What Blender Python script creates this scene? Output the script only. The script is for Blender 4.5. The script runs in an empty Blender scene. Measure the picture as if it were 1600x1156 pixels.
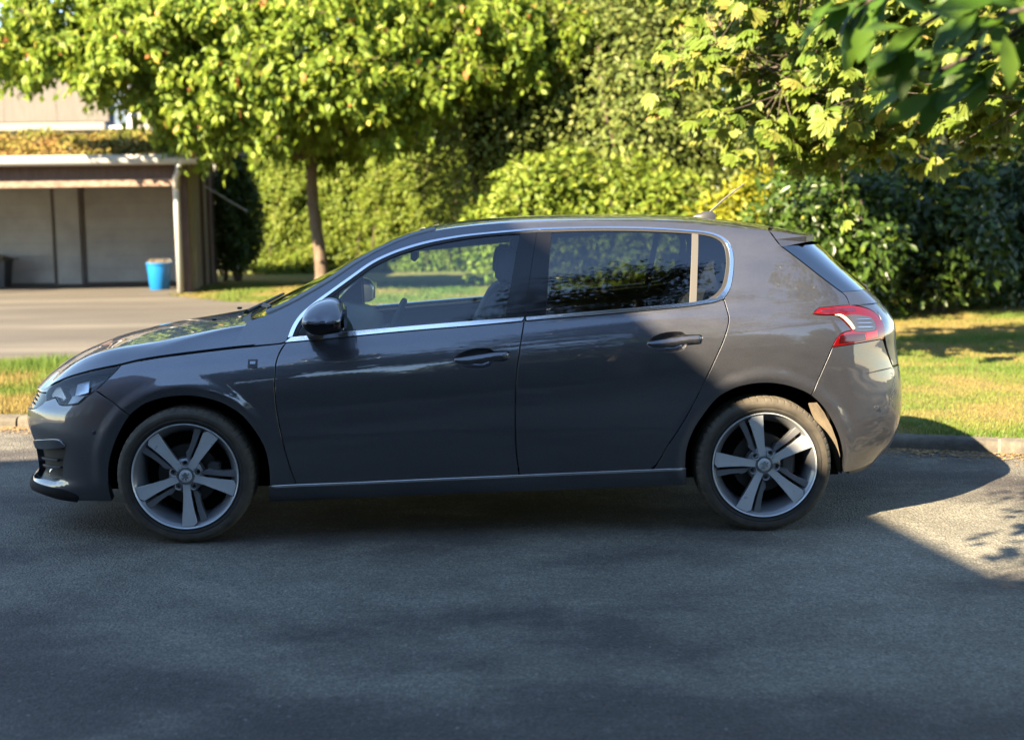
import bpy, math, random
import numpy as np
from mathutils import Vector, Matrix
from mathutils.geometry import delaunay_2d_cdt
random.seed(7); RNG = np.random.default_rng(7)
SC = bpy.context.scene
COL = SC.collection

# ---------------------------------------------------------------- camera
cam_data = bpy.data.cameras.new('camera'); CAM = bpy.data.objects.new('camera', cam_data); COL.objects.link(CAM)
CAM_LOC = Vector((1.3048, -6.1502, 1.5037))
_yaw, _pitch, _roll = 0.02787, 0.11935, -0.01449
_f = Vector((math.sin(_yaw)*math.cos(_pitch), math.cos(_yaw)*math.cos(_pitch), -math.sin(_pitch)))
_r = Vector((math.cos(_yaw), -math.sin(_yaw), 0)); _u = _r.cross(_f)
_r2 = math.cos(_roll)*_r + math.sin(_roll)*_u; _u2 = math.cos(_roll)*_u - math.sin(_roll)*_r
CAM.matrix_world = Matrix(((_r2.x, _u2.x, -_f.x, CAM_LOC.x), (_r2.y, _u2.y, -_f.y, CAM_LOC.y), (_r2.z, _u2.z, -_f.z, CAM_LOC.z), (0, 0, 0, 1)))
cam_data.sensor_width = 36.0; cam_data.lens = 36.0*2165/1600; cam_data.clip_start = 0.05; cam_data.clip_end = 2000
cam_data.dof.use_dof = True; cam_data.dof.focus_distance = 6.35; cam_data.dof.aperture_fstop = 2.15; cam_data.dof.aperture_blades = 0
SC.camera = CAM

# ---------------------------------------------------------------- sky and sun
SUN_DIR = Vector((1.38, 1.40, -1.32)).normalized()          # the way the light travels
_el = math.asin(-SUN_DIR.z); _az = math.atan2(-SUN_DIR.x, -SUN_DIR.y)
W = bpy.data.worlds.new('World'); SC.world = W; W.use_nodes = True
_nt = W.node_tree; _bg = _nt.nodes['Background']; _sky = _nt.nodes.new('ShaderNodeTexSky')
_sky.sky_type = 'NISHITA'; _sky.sun_disc = False; _sky.sun_elevation = _el; _sky.sun_rotation = _az
_sky.air_density = 1.0; _sky.dust_density = 0.0; _sky.ozone_density = 1.0
_nt.links.new(_sky.outputs[0], _bg.inputs[0]); _bg.inputs[1].default_value = 0.065
_sl = bpy.data.lights.new('sun', 'SUN'); _so = bpy.data.objects.new('sun', _sl); COL.objects.link(_so)
_sl.energy = 5.0; _sl.angle = math.radians(0.35); _sl.color = (1.0, 0.81, 0.55)
_so.rotation_euler = SUN_DIR.to_track_quat('-Z', 'Y').to_euler(); _so.location = (-20, -20, 25)
SC.view_settings.view_transform = 'Standard'; SC.view_settings.look = 'None'; SC.view_settings.gamma = 1.0
SC.view_settings.exposure = 3.05; SC.view_settings.use_curve_mapping = False
try:
    SC.cycles.use_denoising = True; SC.cycles.max_bounces = 10; SC.cycles.transparent_max_bounces = 16; SC.cycles.caustics_reflective = False; SC.cycles.caustics_refractive = False
except Exception: pass

# ---------------------------------------------------------------- helpers
MATS = {}
def mat(name, color=(.5, .5, .5), rough=.5, metal=0., spec=.5, coat=0., coat_rough=.03, emit=None, trans=0., ior=1.5, build=None):
    if name in MATS: return MATS[name]
    m = bpy.data.materials.new(name); m.use_nodes = True; nt = m.node_tree; b = nt.nodes['Principled BSDF']
    b.inputs['Base Color'].default_value = (*color, 1); b.inputs['Roughness'].default_value = rough; b.inputs['Metallic'].default_value = metal
    b.inputs['Specular IOR Level'].default_value = spec; b.inputs['Coat Weight'].default_value = coat; b.inputs['Coat Roughness'].default_value = coat_rough
    b.inputs['Transmission Weight'].default_value = trans; b.inputs['IOR'].default_value = ior
    if build: build(nt, b)
    MATS[name] = m; return m
def N(nt, typ, **kw):
    n = nt.nodes.new(typ)
    for k, v in kw.items():
        if k in n.inputs: n.inputs[k].default_value = v
        else: setattr(n, k, v)
    return n
def ramp(nt, stops, fac=None, interp='LINEAR'):
    r = nt.nodes.new('ShaderNodeValToRGB'); cr = r.color_ramp; cr.interpolation = interp
    while len(cr.elements) < len(stops): cr.elements.new(0.5)
    for e, (p, c) in zip(cr.elements, stops): e.position = p; e.color = (*c, 1) if len(c) == 3 else c
    if fac is not None: nt.links.new(fac, r.inputs[0])
    return r
def noise(nt, scale, detail=4, rough=.55, coord='Object', mapping=None):
    tc = nt.nodes.new('ShaderNodeTexCoord'); n = N(nt, 'ShaderNodeTexNoise', Scale=scale, Detail=detail, Roughness=rough); src = tc.outputs[coord]
    if mapping:
        mp = nt.nodes.new('ShaderNodeMapping'); mp.inputs['Scale'].default_value = mapping; nt.links.new(src, mp.inputs[0]); src = mp.outputs[0]
    nt.links.new(src, n.inputs['Vector']); return n
def bump(nt, b, height, strength=.3, dist=.01):
    bp = N(nt, 'ShaderNodeBump', Strength=strength, Distance=dist); nt.links.new(height, bp.inputs['Height']); nt.links.new(bp.outputs[0], b.inputs['Normal']); return bp

def mesh(name, verts, faces, material=None, parent=None, smooth=True, normals=None):
    me = bpy.data.meshes.new(name); me.from_pydata([tuple(map(float, v)) for v in verts], [], [tuple(map(int, f)) for f in faces]); me.update()
    if smooth:
        me.polygons.foreach_set('use_smooth', np.ones(len(me.polygons), bool))
    if normals is not None:
        me.normals_split_custom_set_from_vertices([tuple(map(float, n)) for n in normals])
    if material: me.materials.append(material)
    o = bpy.data.objects.new(name, me); COL.objects.link(o)
    if parent: o.parent = parent
    return o
def fast_mesh(name, V, faces_flat, nper, material=None, parent=None, smooth=False, attrs=None):
    """V (n,3), faces_flat vertex indices with nper corners each"""
    me = bpy.data.meshes.new(name); V = np.ascontiguousarray(V, np.float32); F = np.ascontiguousarray(faces_flat, np.int32).ravel()
    nf = len(F)//nper
    me.vertices.add(len(V)); me.vertices.foreach_set('co', V.ravel()); me.loops.add(len(F)); me.loops.foreach_set('vertex_index', F)
    me.polygons.add(nf); me.polygons.foreach_set('loop_start', np.arange(nf, dtype=np.int32)*nper); me.polygons.foreach_set('loop_total', np.full(nf, nper, np.int32))
    me.update(calc_edges=True); me.validate()
    if smooth: me.polygons.foreach_set('use_smooth', np.ones(nf, bool))
    for k, a in (attrs or {}).items():
        at = me.attributes.new(k, 'FLOAT', 'POINT'); at.data.foreach_set('value', np.ascontiguousarray(a, np.float32))
    if material: me.materials.append(material)
    o = bpy.data.objects.new(name, me); COL.objects.link(o)
    if parent: o.parent = parent
    return o
def tag(o, label=None, cat=None, group=None, kind=None):
    if label: o['label'] = label
    if cat: o['category'] = cat
    if group: o['group'] = group
    if kind: o['kind'] = kind
    return o
def empty(name, loc=(0, 0, 0)):
    o = bpy.data.objects.new(name, None); COL.objects.link(o); o.location = loc; o.empty_display_size = .2; return o

class MB:
    """collects shapes into one mesh"""
    def __init__(s): s.v = []; s.f = []
    def add(s, v, f):
        k = len(s.v); s.v += [tuple(p) for p in v]; s.f += [tuple(i + k for i in q) for q in f]; return s
    def box(s, a, b, bev=0.0):
        x0, y0, z0 = a; x1, y1, z1 = b
        if bev <= 0:
            return s.add([(x0, y0, z0), (x1, y0, z0), (x1, y1, z0), (x0, y1, z0), (x0, y0, z1), (x1, y0, z1), (x1, y1, z1), (x0, y1, z1)],
                         [(0, 3, 2, 1), (4, 5, 6, 7), (0, 1, 5, 4), (1, 2, 6, 5), (2, 3, 7, 6), (3, 0, 4, 7)])
        e = bev
        ring = lambda i, z: [(x0+i+e, y0+i, z), (x1-i-e, y0+i, z), (x1-i, y0+i+e, z), (x1-i, y1-i-e, z), (x1-i-e, y1-i, z), (x0+i+e, y1-i, z), (x0+i, y1-i-e, z), (x0+i, y0+i+e, z)]
        R = [ring(e, z0), ring(0, z0+e), ring(0, z1-e), ring(e, z1)]
        v = sum(R, []); f = [tuple(range(7, -1, -1)), tuple(range(24, 32))]
        for k in range(3):
            for j in range(8): f.append((k*8+j, k*8+(j+1) % 8, (k+1)*8+(j+1) % 8, (k+1)*8+j))
        return s.add(v, f)
    def tube(s, pts, rad, seg=8, cap=True):
        pts = [Vector(p) for p in pts]; n = len(pts); rads = rad if hasattr(rad, '__len__') else [rad]*n
        v = []; f = []; ref = None
        for i, p in enumerate(pts):
            d = (pts[min(i+1, n-1)] - pts[max(i-1, 0)]).normalized()
            if ref is None: ref = Vector((0, 0, 1)) if abs(d.z) < .9 else Vector((1, 0, 0))
            a = (ref - d*ref.dot(d)).normalized(); b = d.cross(a); ref = a
            for j in range(seg):
                t = 2*math.pi*j/seg; v.append(tuple(p + (a*math.cos(t) + b*math.sin(t))*rads[i]))
        for i in range(n-1):
            for j in range(seg): f.append((i*seg+j, i*seg+(j+1) % seg, (i+1)*seg+(j+1) % seg, (i+1)*seg+j))
        if cap: f += [tuple(range(seg-1, -1, -1)), tuple(range((n-1)*seg, n*seg))]
        return s.add(v, f)
    def prism(s, poly, y0, y1):
        """polygon in x, z swept from y0 to y1"""
        n = len(poly); v = [(p[0], y0, p[1]) for p in poly] + [(p[0], y1, p[1]) for p in poly]
        f = [tuple(range(n)), tuple(range(2*n-1, n-1, -1))] + [((i+1) % n, i, n+i, n+(i+1) % n) for i in range(n)]
        return s.add(v, f)
    def lathe(s, prof, c, seg=64, close=False):
        """profile (r, y) turned about the y axis through c"""
        n = len(prof); v = []; f = []
        for j in range(seg):
            t = 2*math.pi*j/seg
            for r, y in prof: v.append((c[0] + r*math.sin(t), c[1] + y, c[2] + r*math.cos(t)))
        m = n if close else n-1
        for j in range(seg):
            for i in range(m): f.append((j*n+i, j*n+(i+1) % n, ((j+1) % seg)*n+(i+1) % n, ((j+1) % seg)*n+i))
        return s.add(v, f)
    def build(s, name, material, parent=None, smooth=False):
        o = mesh(name, s.v, s.f, material, parent, smooth)
        return o
# ---------------------------------------------------------------- car body surface (metres; x back from front axle, y across, z up)
YC = 0.902          # centre plane of the car; the near flank lies at y = 0

class Spl:
    """natural cubic spline through (x, y)"""
    def __init__(s, pts):
        p = np.array(pts, float); s.x = p[:, 0]; s.y = p[:, 1]; n = len(p)
        h = np.diff(s.x); A = np.zeros((n, n)); b = np.zeros(n); A[0, 0] = A[-1, -1] = 1
        for i in range(1, n - 1):
            A[i, i-1] = h[i-1]; A[i, i] = 2*(h[i-1] + h[i]); A[i, i+1] = h[i]
            b[i] = 6*((s.y[i+1] - s.y[i])/h[i] - (s.y[i] - s.y[i-1])/h[i-1])
        s.m = np.linalg.solve(A, b)
    def __call__(s, t):
        t = np.asarray(t, float)
        tc = np.clip(t, s.x[0], s.x[-1])
        i = np.clip(np.searchsorted(s.x, tc) - 1, 0, len(s.x) - 2)
        h = s.x[i+1] - s.x[i]; a = (s.x[i+1] - tc)/h; b = (tc - s.x[i])/h
        return a*s.y[i] + b*s.y[i+1] + ((a**3 - a)*s.m[i] + (b**3 - b)*s.m[i+1])*h*h/6

class Pch:
    """monotone cubic (no overshoot)"""
    def __init__(s, pts):
        p = np.array(pts, float); s.x = p[:, 0]; s.y = p[:, 1]
        h = np.diff(s.x); d = np.diff(s.y)/h; n = len(p); m = np.zeros(n)
        for i in range(1, n - 1):
            if d[i-1]*d[i] > 0:
                w1 = 2*h[i] + h[i-1]; w2 = h[i] + 2*h[i-1]
                m[i] = (w1 + w2)/(w1/d[i-1] + w2/d[i])
        m[0] = d[0]; m[-1] = d[-1]; s.m = m
    def __call__(s, t):
        t = np.clip(np.asarray(t, float), s.x[0], s.x[-1])
        i = np.clip(np.searchsorted(s.x, t) - 1, 0, len(s.x) - 2)
        h = s.x[i+1] - s.x[i]; a = (t - s.x[i])/h
        return ((1 + 2*a)*(1 - a)**2*s.y[i] + a*(1 - a)**2*h*s.m[i] + a*a*(3 - 2*a)*s.y[i+1] + a*a*(a - 1)*h*s.m[i+1])

# plan outline of the widest level: nose centre -> near flank -> tail centre
_PL = [(-0.862, 0.902), (-0.857, 0.70), (-0.835, 0.50), (-0.775, 0.315), (-0.67, 0.19), (-0.52, 0.105), (-0.33, 0.052), (-0.1, 0.024), (0.25, 0.010),
       (0.7, 0.003), (1.3, 0.0), (1.9, 0.002), (2.4, 0.010), (2.75, 0.028), (2.98, 0.062), (3.16, 0.120), (3.275, 0.205), (3.345, 0.34), (3.378, 0.52),
       (3.390, 0.72), (3.393, 0.902)]
def _plan():
    p = np.array(_PL); s = np.concatenate([[0], np.cumsum(np.hypot(*np.diff(p, axis=0).T))])
    # mirror the ends so that the tangents at the centre plane are square to it
    k = 3
    pf = p[1:k+1][::-1].copy(); pf[:, 1] = 2*YC - pf[:, 1]; sf = -s[1:k+1][::-1]
    pr = p[-k-1:-1][::-1].copy(); pr[:, 1] = 2*YC - pr[:, 1]; sr = 2*s[-1] - s[-k-1:-1][::-1]
    P = np.vstack([pf, p, pr]); S = np.concatenate([sf, s, sr])
    fx, fy = Spl(np.c_[S, P[:, 0]]), Spl(np.c_[S, P[:, 1]])
    t = np.linspace(0, s[-1], 6001); X, Y = fx(t), fy(t)
    a = np.concatenate([[0], np.cumsum(np.hypot(np.diff(X), np.diff(Y)))])
    a += 1.3 - np.interp(1.3, X, a)
    return a, X, Y
_PU, _PX, _PY = _plan()
U0, U1 = float(_PU[0]), float(_PU[-1])
def plan(u):
    """x, y and inward normal of the plan outline at arc length u (u = x on the flank)"""
    u = np.clip(u, U0, U1)
    e = 0.004
    x, y = np.interp(u, _PU, _PX), np.interp(u, _PU, _PY)
    ua, ub = np.clip(u - e, U0, U1), np.clip(u + e, U0, U1)
    tx = np.interp(ub, _PU, _PX) - np.interp(ua, _PU, _PX); ty = np.interp(ub, _PU, _PY) - np.interp(ua, _PU, _PY)
    l = np.hypot(tx, ty) + 1e-12
    nx, ny = -ty/l, tx/l          # inward (flank: (0, 1))
    at0 = np.asarray(u) <= U0 + e*1.01; at1 = np.asarray(u) >= U1 - e*1.01
    nx = np.where(at0, 1., np.where(at1, -1., nx)); ny = np.where(at0 | at1, 0., ny)
    return x, y, nx, ny

zbelt = Spl([(-1.2, 0.70), (-0.75, 0.745), (-0.45, 0.795), (0.0, 0.845), (0.43, 0.888), (0.9, 0.928), (1.6, 0.985), (2.3, 1.035), (2.7, 1.048), (3.2, 1.05), (4.2, 1.05)])
_qa = Pch([(-0.50, 0.470), (-0.44, 0.385), (-0.40, 0.335), (-0.36, 0.292), (-0.30, 0.240), (-0.20, 0.178), (-0.10, 0.126), (-0.04, 0.097), (0.0, 0.080), (0.03, 0.0635),
           (0.052, 0.0495), (0.066, 0.0425), (0.10, 0.0285), (0.15, 0.0150), (0.22, 0.0055), (0.32, 0.0), (0.9, 0.0)])
_ql = Pch([(0.10, 0.11), (0.16, 0.070), (0.19, 0.048), (0.225, 0.034), (0.255, 0.026), (0.30, 0.0195), (0.36, 0.0105), (0.43, 0.003), (0.5, 0.0), (1.6, 0.0)])
_qf = Pch([(0.10, 0.10), (0.155, 0.055), (0.185, 0.012), (0.215, 0.0), (0.245, 0.012), (0.28, 0.040), (0.40, 0.030), (0.47, 0.010), (0.52, 0.0), (0.58, 0.005), (0.63, 0.030), (0.67, 0.05), (0.72, 0.072), (0.80, 0.125), (0.95, 0.24)])
_qr = Pch([(0.10, 0.20), (0.20, 0.155), (0.28, 0.090), (0.36, 0.035), (0.44, 0.010), (0.52, 0.0), (0.60, 0.002), (0.66, 0.008), (0.72, 0.018), (0.77, 0.026), (0.82, 0.031), (0.88, 0.034),
           (0.92, 0.043), (0.96, 0.064), (1.00, 0.095), (1.05, 0.140), (1.12, 0.22), (1.2, 0.32), (1.34, 0.48), (1.45, 0.6)])
def _ss(a, b, t):
    t = np.clip((t - a)/(b - a), 0, 1); return t*t*(3 - 2*t)
WHEELS = ((0.0, 0.308), (2.62, 0.308))
def inset(u, z):
    zb = zbelt(u); q = _qa(zb - z) + _ql(z)
    wf = 1 - _ss(-0.95, -0.40, u); wr = _ss(2.90, 3.42, u)
    q = q*(1 - wf - wr) + wf*_qf(z) + wr*_qr(z)
    for wx, wz in WHEELS:                      # lips of the wheel arches
        r = np.hypot(u - wx, z - wz)
        q = q + (-0.006*(1 - _ss(0.405, 0.455, r)) + 0.017*(1 - _ss(0.352, 0.404, r)))*_ss(0.22, 0.30, z)
    return q
def S(u, z):
    x, y, nx, ny = plan(u); q = inset(u, z)
    return np.stack([x + nx*q, y + ny*q, np.asarray(z, float) + 0*x], -1)
def SN(u, z):
    e = 0.003
    du = S(u + e, z) - S(u - e, z); dz = S(u, z + e) - S(u, z - e)
    # at the centre planes the u derivative runs across
    n = np.cross(du, dz); n = n/(np.linalg.norm(n, axis=-1, keepdims=True) + 1e-12)
    return n
# outlines on the body surface: (u along the plan outline, z)
K = {
'hoodline': [(0.475, 0.909), (0.441, 0.894), (0.325, 0.884), (0.218, 0.875), (0.063, 0.859), (-0.103, 0.84), (-0.221, 0.822), (-0.302, 0.806)],
'headtop': [(-0.302, 0.804), (-0.38, 0.79), (-0.448, 0.777), (-0.522, 0.76), (-0.587, 0.744), (-0.646, 0.726), (-0.693, 0.711), (-0.733, 0.694), (-0.75, 0.676)],
'headleft': [(-0.75, 0.676), (-0.746, 0.656), (-0.726, 0.635)],
'headbot': [(-0.726, 0.635), (-0.685, 0.645), (-0.647, 0.653), (-0.61, 0.626), (-0.55, 0.626), (-0.5, 0.633), (-0.472, 0.65), (-0.453, 0.666), (-0.397, 0.708), (-0.346, 0.756), (-0.302, 0.804)],
'bumpseam': [(-0.415, 0.694), (-0.395, 0.687), (-0.316, 0.64), (-0.243, 0.587)],
'farch': [(-0.367, 0.182), (-0.368, 0.256), (-0.363, 0.331), (-0.347, 0.394), (-0.318, 0.465), (-0.282, 0.53), (-0.243, 0.586), (-0.189, 0.627), (-0.142, 0.647), (-0.095, 0.66), (-0.037, 0.668), (0.024, 0.67), (0.073, 0.665), (0.12, 0.654), (0.166, 0.64), (0.209, 0.619), (0.265, 0.579), (0.32, 0.508), (0.358, 0.434), (0.372, 0.353), (0.373, 0.253)],
'fdoor_front': [(0.461, 0.898), (0.445, 0.876), (0.432, 0.852), (0.42, 0.814), (0.416, 0.764), (0.414, 0.688), (0.425, 0.571), (0.448, 0.435), (0.47, 0.341), (0.489, 0.274), (0.494, 0.255)],
'sillline': [(0.372, 0.251), (0.494, 0.255), (0.717, 0.26), (1.064, 0.269), (1.502, 0.28), (1.761, 0.286), (2.008, 0.291), (2.111, 0.293), (2.183, 0.295), (2.265, 0.295)],
'dseam': [(1.614, 1.387), (1.6, 1.321), (1.577, 1.21), (1.555, 1.089), (1.539, 0.99), (1.513, 0.858), (1.498, 0.759), (1.491, 0.673), (1.488, 0.579), (1.489, 0.414), (1.502, 0.29)],
'rdoor_rear': [(2.448, 1.057), (2.459, 1.002), (2.459, 0.961), (2.433, 0.885), (2.393, 0.8), (2.346, 0.703), (2.297, 0.605), (2.235, 0.496), (2.17, 0.396), (2.139, 0.337), (2.107, 0.301), (2.087, 0.292)],
'belt_lo': [(0.458, 0.898), (0.615, 0.91), (0.753, 0.921), (1.019, 0.942), (1.308, 0.961), (1.537, 0.978), (1.772, 0.994), (1.981, 1.008), (2.237, 1.027), (2.355, 1.04), (2.409, 1.049), (2.451, 1.064)],
'belt_hi': [(0.484, 0.92), (0.614, 0.93), (0.753, 0.942), (1.019, 0.961), (1.308, 0.98), (1.537, 0.993), (1.772, 1.008), (1.981, 1.022), (2.239, 1.041), (2.342, 1.053), (2.38, 1.061)],
'win_top': [(0.469, 0.918), (0.488, 0.968), (0.524, 1.02), (0.587, 1.073), (0.658, 1.123), (0.751, 1.187), (0.84, 1.246), (0.934, 1.288), (1.026, 1.317), (1.121, 1.339), (1.256, 1.359), (1.376, 1.37), (1.496, 1.379), (1.616, 1.386), (1.795, 1.389), (1.974, 1.388), (2.152, 1.382), (2.33, 1.368), (2.406, 1.359), (2.467, 1.338), (2.502, 1.303), (2.511, 1.26), (2.509, 1.217), (2.491, 1.137), (2.472, 1.095), (2.445, 1.061)],
'win_in': [(0.51, 0.928), (0.526, 0.964), (0.551, 1.003), (0.605, 1.053), (0.674, 1.103), (0.76, 1.164), (0.85, 1.225), (0.941, 1.268), (1.032, 1.297), (1.127, 1.32), (1.262, 1.343), (1.381, 1.356), (1.501, 1.364), (1.615, 1.37), (1.794, 1.374), (1.972, 1.373), (2.15, 1.367), (2.322, 1.355), (2.398, 1.345), (2.447, 1.328), (2.474, 1.3), (2.479, 1.26), (2.476, 1.217), (2.459, 1.149), (2.441, 1.112), (2.411, 1.082), (2.381, 1.065)],
'rail': [(0.311, 1.003), (0.354, 1.016), (0.406, 1.034), (0.481, 1.068), (0.559, 1.11), (0.651, 1.162), (0.755, 1.23), (0.845, 1.283), (0.935, 1.325), (1.027, 1.359), (1.123, 1.381), (1.256, 1.398), (1.437, 1.412), (1.618, 1.417), (1.798, 1.417), (1.977, 1.415), (2.157, 1.411), (2.335, 1.4), (2.454, 1.388), (2.576, 1.376), (2.706, 1.365)],
'cowl': [(0.213, 0.877), (0.228, 0.906), (0.249, 0.948), (0.266, 0.973), (0.285, 0.992), (0.311, 1.003)],
'spoil': [(2.706, 1.364), (2.723, 1.337), (2.74, 1.31), (2.757, 1.29)],
'tail': [(2.757, 1.29), (2.838, 1.227), (2.925, 1.157), (3.001, 1.101), (3.052, 1.066), (3.062, 1.044), (3.062, 1.019)],
'lamptop': [(3.062, 1.019), (2.995, 1.017), (2.943, 1.014), (2.896, 1.012), (2.874, 1.001), (2.858, 0.987)],
'lampin': [(2.858, 0.987), (2.912, 0.982), (2.968, 0.979), (2.996, 0.962), (3.022, 0.935), (3.042, 0.909), (3.01, 0.903), (2.98, 0.891), (2.959, 0.872), (2.938, 0.838)],
'qseam': [(2.938, 0.838), (2.903, 0.767), (2.866, 0.689), (2.834, 0.621)],
'rarch': [(2.263, 0.21), (2.263, 0.301), (2.268, 0.392), (2.299, 0.479), (2.348, 0.553), (2.382, 0.597), (2.421, 0.633), (2.483, 0.663), (2.528, 0.674), (2.575, 0.681), (2.61, 0.682), (2.646, 0.681), (2.687, 0.675), (2.735, 0.664), (2.798, 0.64), (2.834, 0.62), (2.876, 0.583), (2.917, 0.534), (2.957, 0.464), (2.985, 0.399), (3.003, 0.331), (3.016, 0.249)],
'rbump_bot': [(3.017, 0.248), (3.067, 0.248), (3.183, 0.266), (3.32, 0.304), (3.41, 0.338), (3.421, 0.384)],
'lampbot': [(2.938, 0.838), (3.0, 0.844), (3.068, 0.85), (3.144, 0.856), (3.205, 0.86)],
'fbump_bot': [(-0.367, 0.18), (-0.457, 0.177), (-0.559, 0.176), (-0.664, 0.185), (-0.78, 0.202), (-0.915, 0.205)],
'accent': [(-0.925, 0.412), (-0.875, 0.434), (-0.687, 0.461), (-0.61, 0.466), (-0.592, 0.455), (-0.576, 0.436), (-0.676, 0.422), (-0.827, 0.403), (-0.947, 0.393)],
'insert': [(-0.947, 0.389), (-0.837, 0.398), (-0.678, 0.417), (-0.577, 0.43), (-0.602, 0.366), (-0.628, 0.288), (-0.669, 0.264), (-0.77, 0.262), (-0.996, 0.248), (-0.947, 0.311)],
'groove': [(-1.021, 0.242), (-0.842, 0.255), (-0.699, 0.247), (-0.601, 0.252), (-0.567, 0.269), (-0.537, 0.292)],
'sens_f': [(-0.414, 0.507)],
'badge': [(0.294, 0.826), (0.335, 0.826), (0.336, 0.79), (0.296, 0.791)],
'sens_r': [(3.168, 0.546)],
'crease_r': [(3.068, 0.705), (3.157, 0.719), (3.265, 0.729)],
'sillbot': [(0.365, 0.175), (0.77, 0.186), (1.178, 0.197), (1.761, 0.208), (2.266, 0.22)],
'cup': [(1.212, 0.815), (1.226, 0.829), (1.245, 0.842), (1.266, 0.852), (1.288, 0.858), (1.315, 0.863), (1.342, 0.864), (1.375, 0.863), (1.387, 0.857), (1.398, 0.85), (1.432, 0.849), (1.461, 0.848), (1.471, 0.84), (1.469, 0.829), (1.46, 0.815), (1.444, 0.805), (1.42, 0.804), (1.397, 0.803), (1.391, 0.794), (1.384, 0.785), (1.368, 0.777), (1.348, 0.773), (1.319, 0.773), (1.293, 0.775), (1.265, 0.78), (1.244, 0.787), (1.225, 0.796)],
'bar': [(1.218, 0.812), (1.222, 0.818), (1.277, 0.826), (1.335, 0.833), (1.395, 0.841), (1.429, 0.843), (1.456, 0.843), (1.462, 0.836), (1.458, 0.822), (1.447, 0.811), (1.42, 0.81), (1.394, 0.808), (1.348, 0.8), (1.294, 0.793), (1.254, 0.795), (1.228, 0.802)],
'glass_f_rear': [(1.531, 1.363), (1.502, 1.237), (1.474, 1.109), (1.447, 0.986)],
'bp_rear': [(1.682, 1.372), (1.664, 1.263), (1.65, 1.135), (1.637, 0.998)],
'div': [(2.331, 1.357), (2.309, 1.197), (2.288, 1.038)],
'div2': [(2.361, 1.353), (2.34, 1.196), (2.321, 1.044)],
'mirror_sail': [(0.51, 0.926), (0.537, 0.981), (0.602, 1.053), (0.691, 1.115), (0.689, 1.077), (0.685, 0.993), (0.684, 0.935)],
'rcup0': [(2.081, 0.874), (2.333, 0.9)],
'splash': [(2.879, 0.517), (2.912, 0.534)],
}
# ---------------------------------------------------------------- ground, road, kerb
def kerb_y(x): return 3.53 - .15*(x+1.9) - .019*(x+1.9)**2          # line of the kerb face, a wide arc
def gz(x, y):
    """height of the ground beyond the kerb"""
    d = y - kerb_y(np.clip(x, -14, 9)); return .072 - .057*np.clip(d/9, 0, 1)
def _asph(nt, b):
    n1 = noise(nt, .62, 6, .6, mapping=(.75, 1.1, 1)); n2 = noise(nt, 3.4, 7, .75); n3 = noise(nt, 85, 3, .75); n4 = N(nt, 'ShaderNodeTexVoronoi', Scale=95.); n6 = noise(nt, 26, 5, .8)
    tc = nt.nodes.new('ShaderNodeTexCoord'); nt.links.new(tc.outputs['Object'], n4.inputs['Vector'])
    r1 = ramp(nt, [(.36, (.034, .030, .029)), (.45, (.056, .051, .046)), (.53, (.112, .106, .086)), (.66, (.155, .148, .120))], n1.outputs['Fac'])
    r2 = ramp(nt, [(.25, (.62,)*3), (.50, (1.0,)*3), (.78, (1.35,)*3)], n2.outputs['Fac']); r3 = ramp(nt, [(.25, (.35,)*3), (.5, (1.0,)*3), (.76, (2.1,)*3)], n3.outputs['Fac'])
    r4 = ramp(nt, [(.0, (1.6,)*3), (.35, (.95,)*3), (1., (.75,)*3)], n4.outputs['Distance']); r6 = ramp(nt, [(.3, (.60,)*3), (.5, (1.0,)*3), (.7, (1.4,)*3)], n6.outputs['Fac'])
    prev = r1.outputs[0]
    for r in (r2, r3, r4, r6):
        m = N(nt, 'ShaderNodeMix', data_type='RGBA', blend_type='MULTIPLY'); m.inputs['Factor'].default_value = 1
        nt.links.new(prev, m.inputs[6]); nt.links.new(r.outputs[0], m.inputs[7]); prev = m.outputs[2]
    # pale grit lodged in the surface, fine cracks
    n5 = noise(nt, 48, 2, .5); r5 = ramp(nt, [(.70, (0,)*3), (.76, (1,)*3)], n5.outputs['Fac']); mx = N(nt, 'ShaderNodeMix', data_type='RGBA'); nt.links.new(r5.outputs[0], mx.inputs['Factor']); nt.links.new(prev, mx.inputs[6]); mx.inputs[7].default_value = (.22, .21, .20, 1)
    nt.links.new(mx.outputs[2], b.inputs['Base Color']); nt.links.new(ramp(nt, [(.3, (.72,)*3), (.7, (.90,)*3)], n2.outputs['Fac']).outputs[0], b.inputs['Roughness'])
    add = N(nt, 'ShaderNodeMath', operation='ADD'); nt.links.new(n3.outputs['Fac'], add.inputs[0]); nt.links.new(n4.outputs['Distance'], add.inputs[1]); bump(nt, b, add.outputs[0], .8, .012)
ASPH = mat('worn asphalt', (.07, .07, .075), .85, 0, .35, build=_asph)
xs = np.linspace(-60, 60, 121); mb = MB(); v = []
xk = np.clip(xs, -14, 9)
for x, y1 in zip(xs, kerb_y(xk)): v += [(x, -60, 0), (x, y1+.02, 0)]
mb.add(v, [(2*i, 2*i+2, 2*i+3, 2*i+1) for i in range(len(xs)-1)]); tag(mb.build('road', ASPH), kind='structure')
def _soil(nt, b):
    n1 = noise(nt, .8, 5, .6); n2 = noise(nt, 28, 4, .7); r1 = ramp(nt, [(.32, (.15, .11, .045)), (.5, (.105, .105, .03)), (.68, (.07, .095, .022))], n1.outputs['Fac']); r2 = ramp(nt, [(.3, (.55,)*3), (.7, (1.3,)*3)], n2.outputs['Fac'])
    m = N(nt, 'ShaderNodeMix', data_type='RGBA', blend_type='MULTIPLY'); m.inputs['Factor'].default_value = 1; nt.links.new(r1.outputs[0], m.inputs[6]); nt.links.new(r2.outputs[0], m.inputs[7]); nt.links.new(m.outputs[2], b.inputs['Base Color'])
    bump(nt, b, n2.outputs['Fac'], .6, .03)
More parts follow.
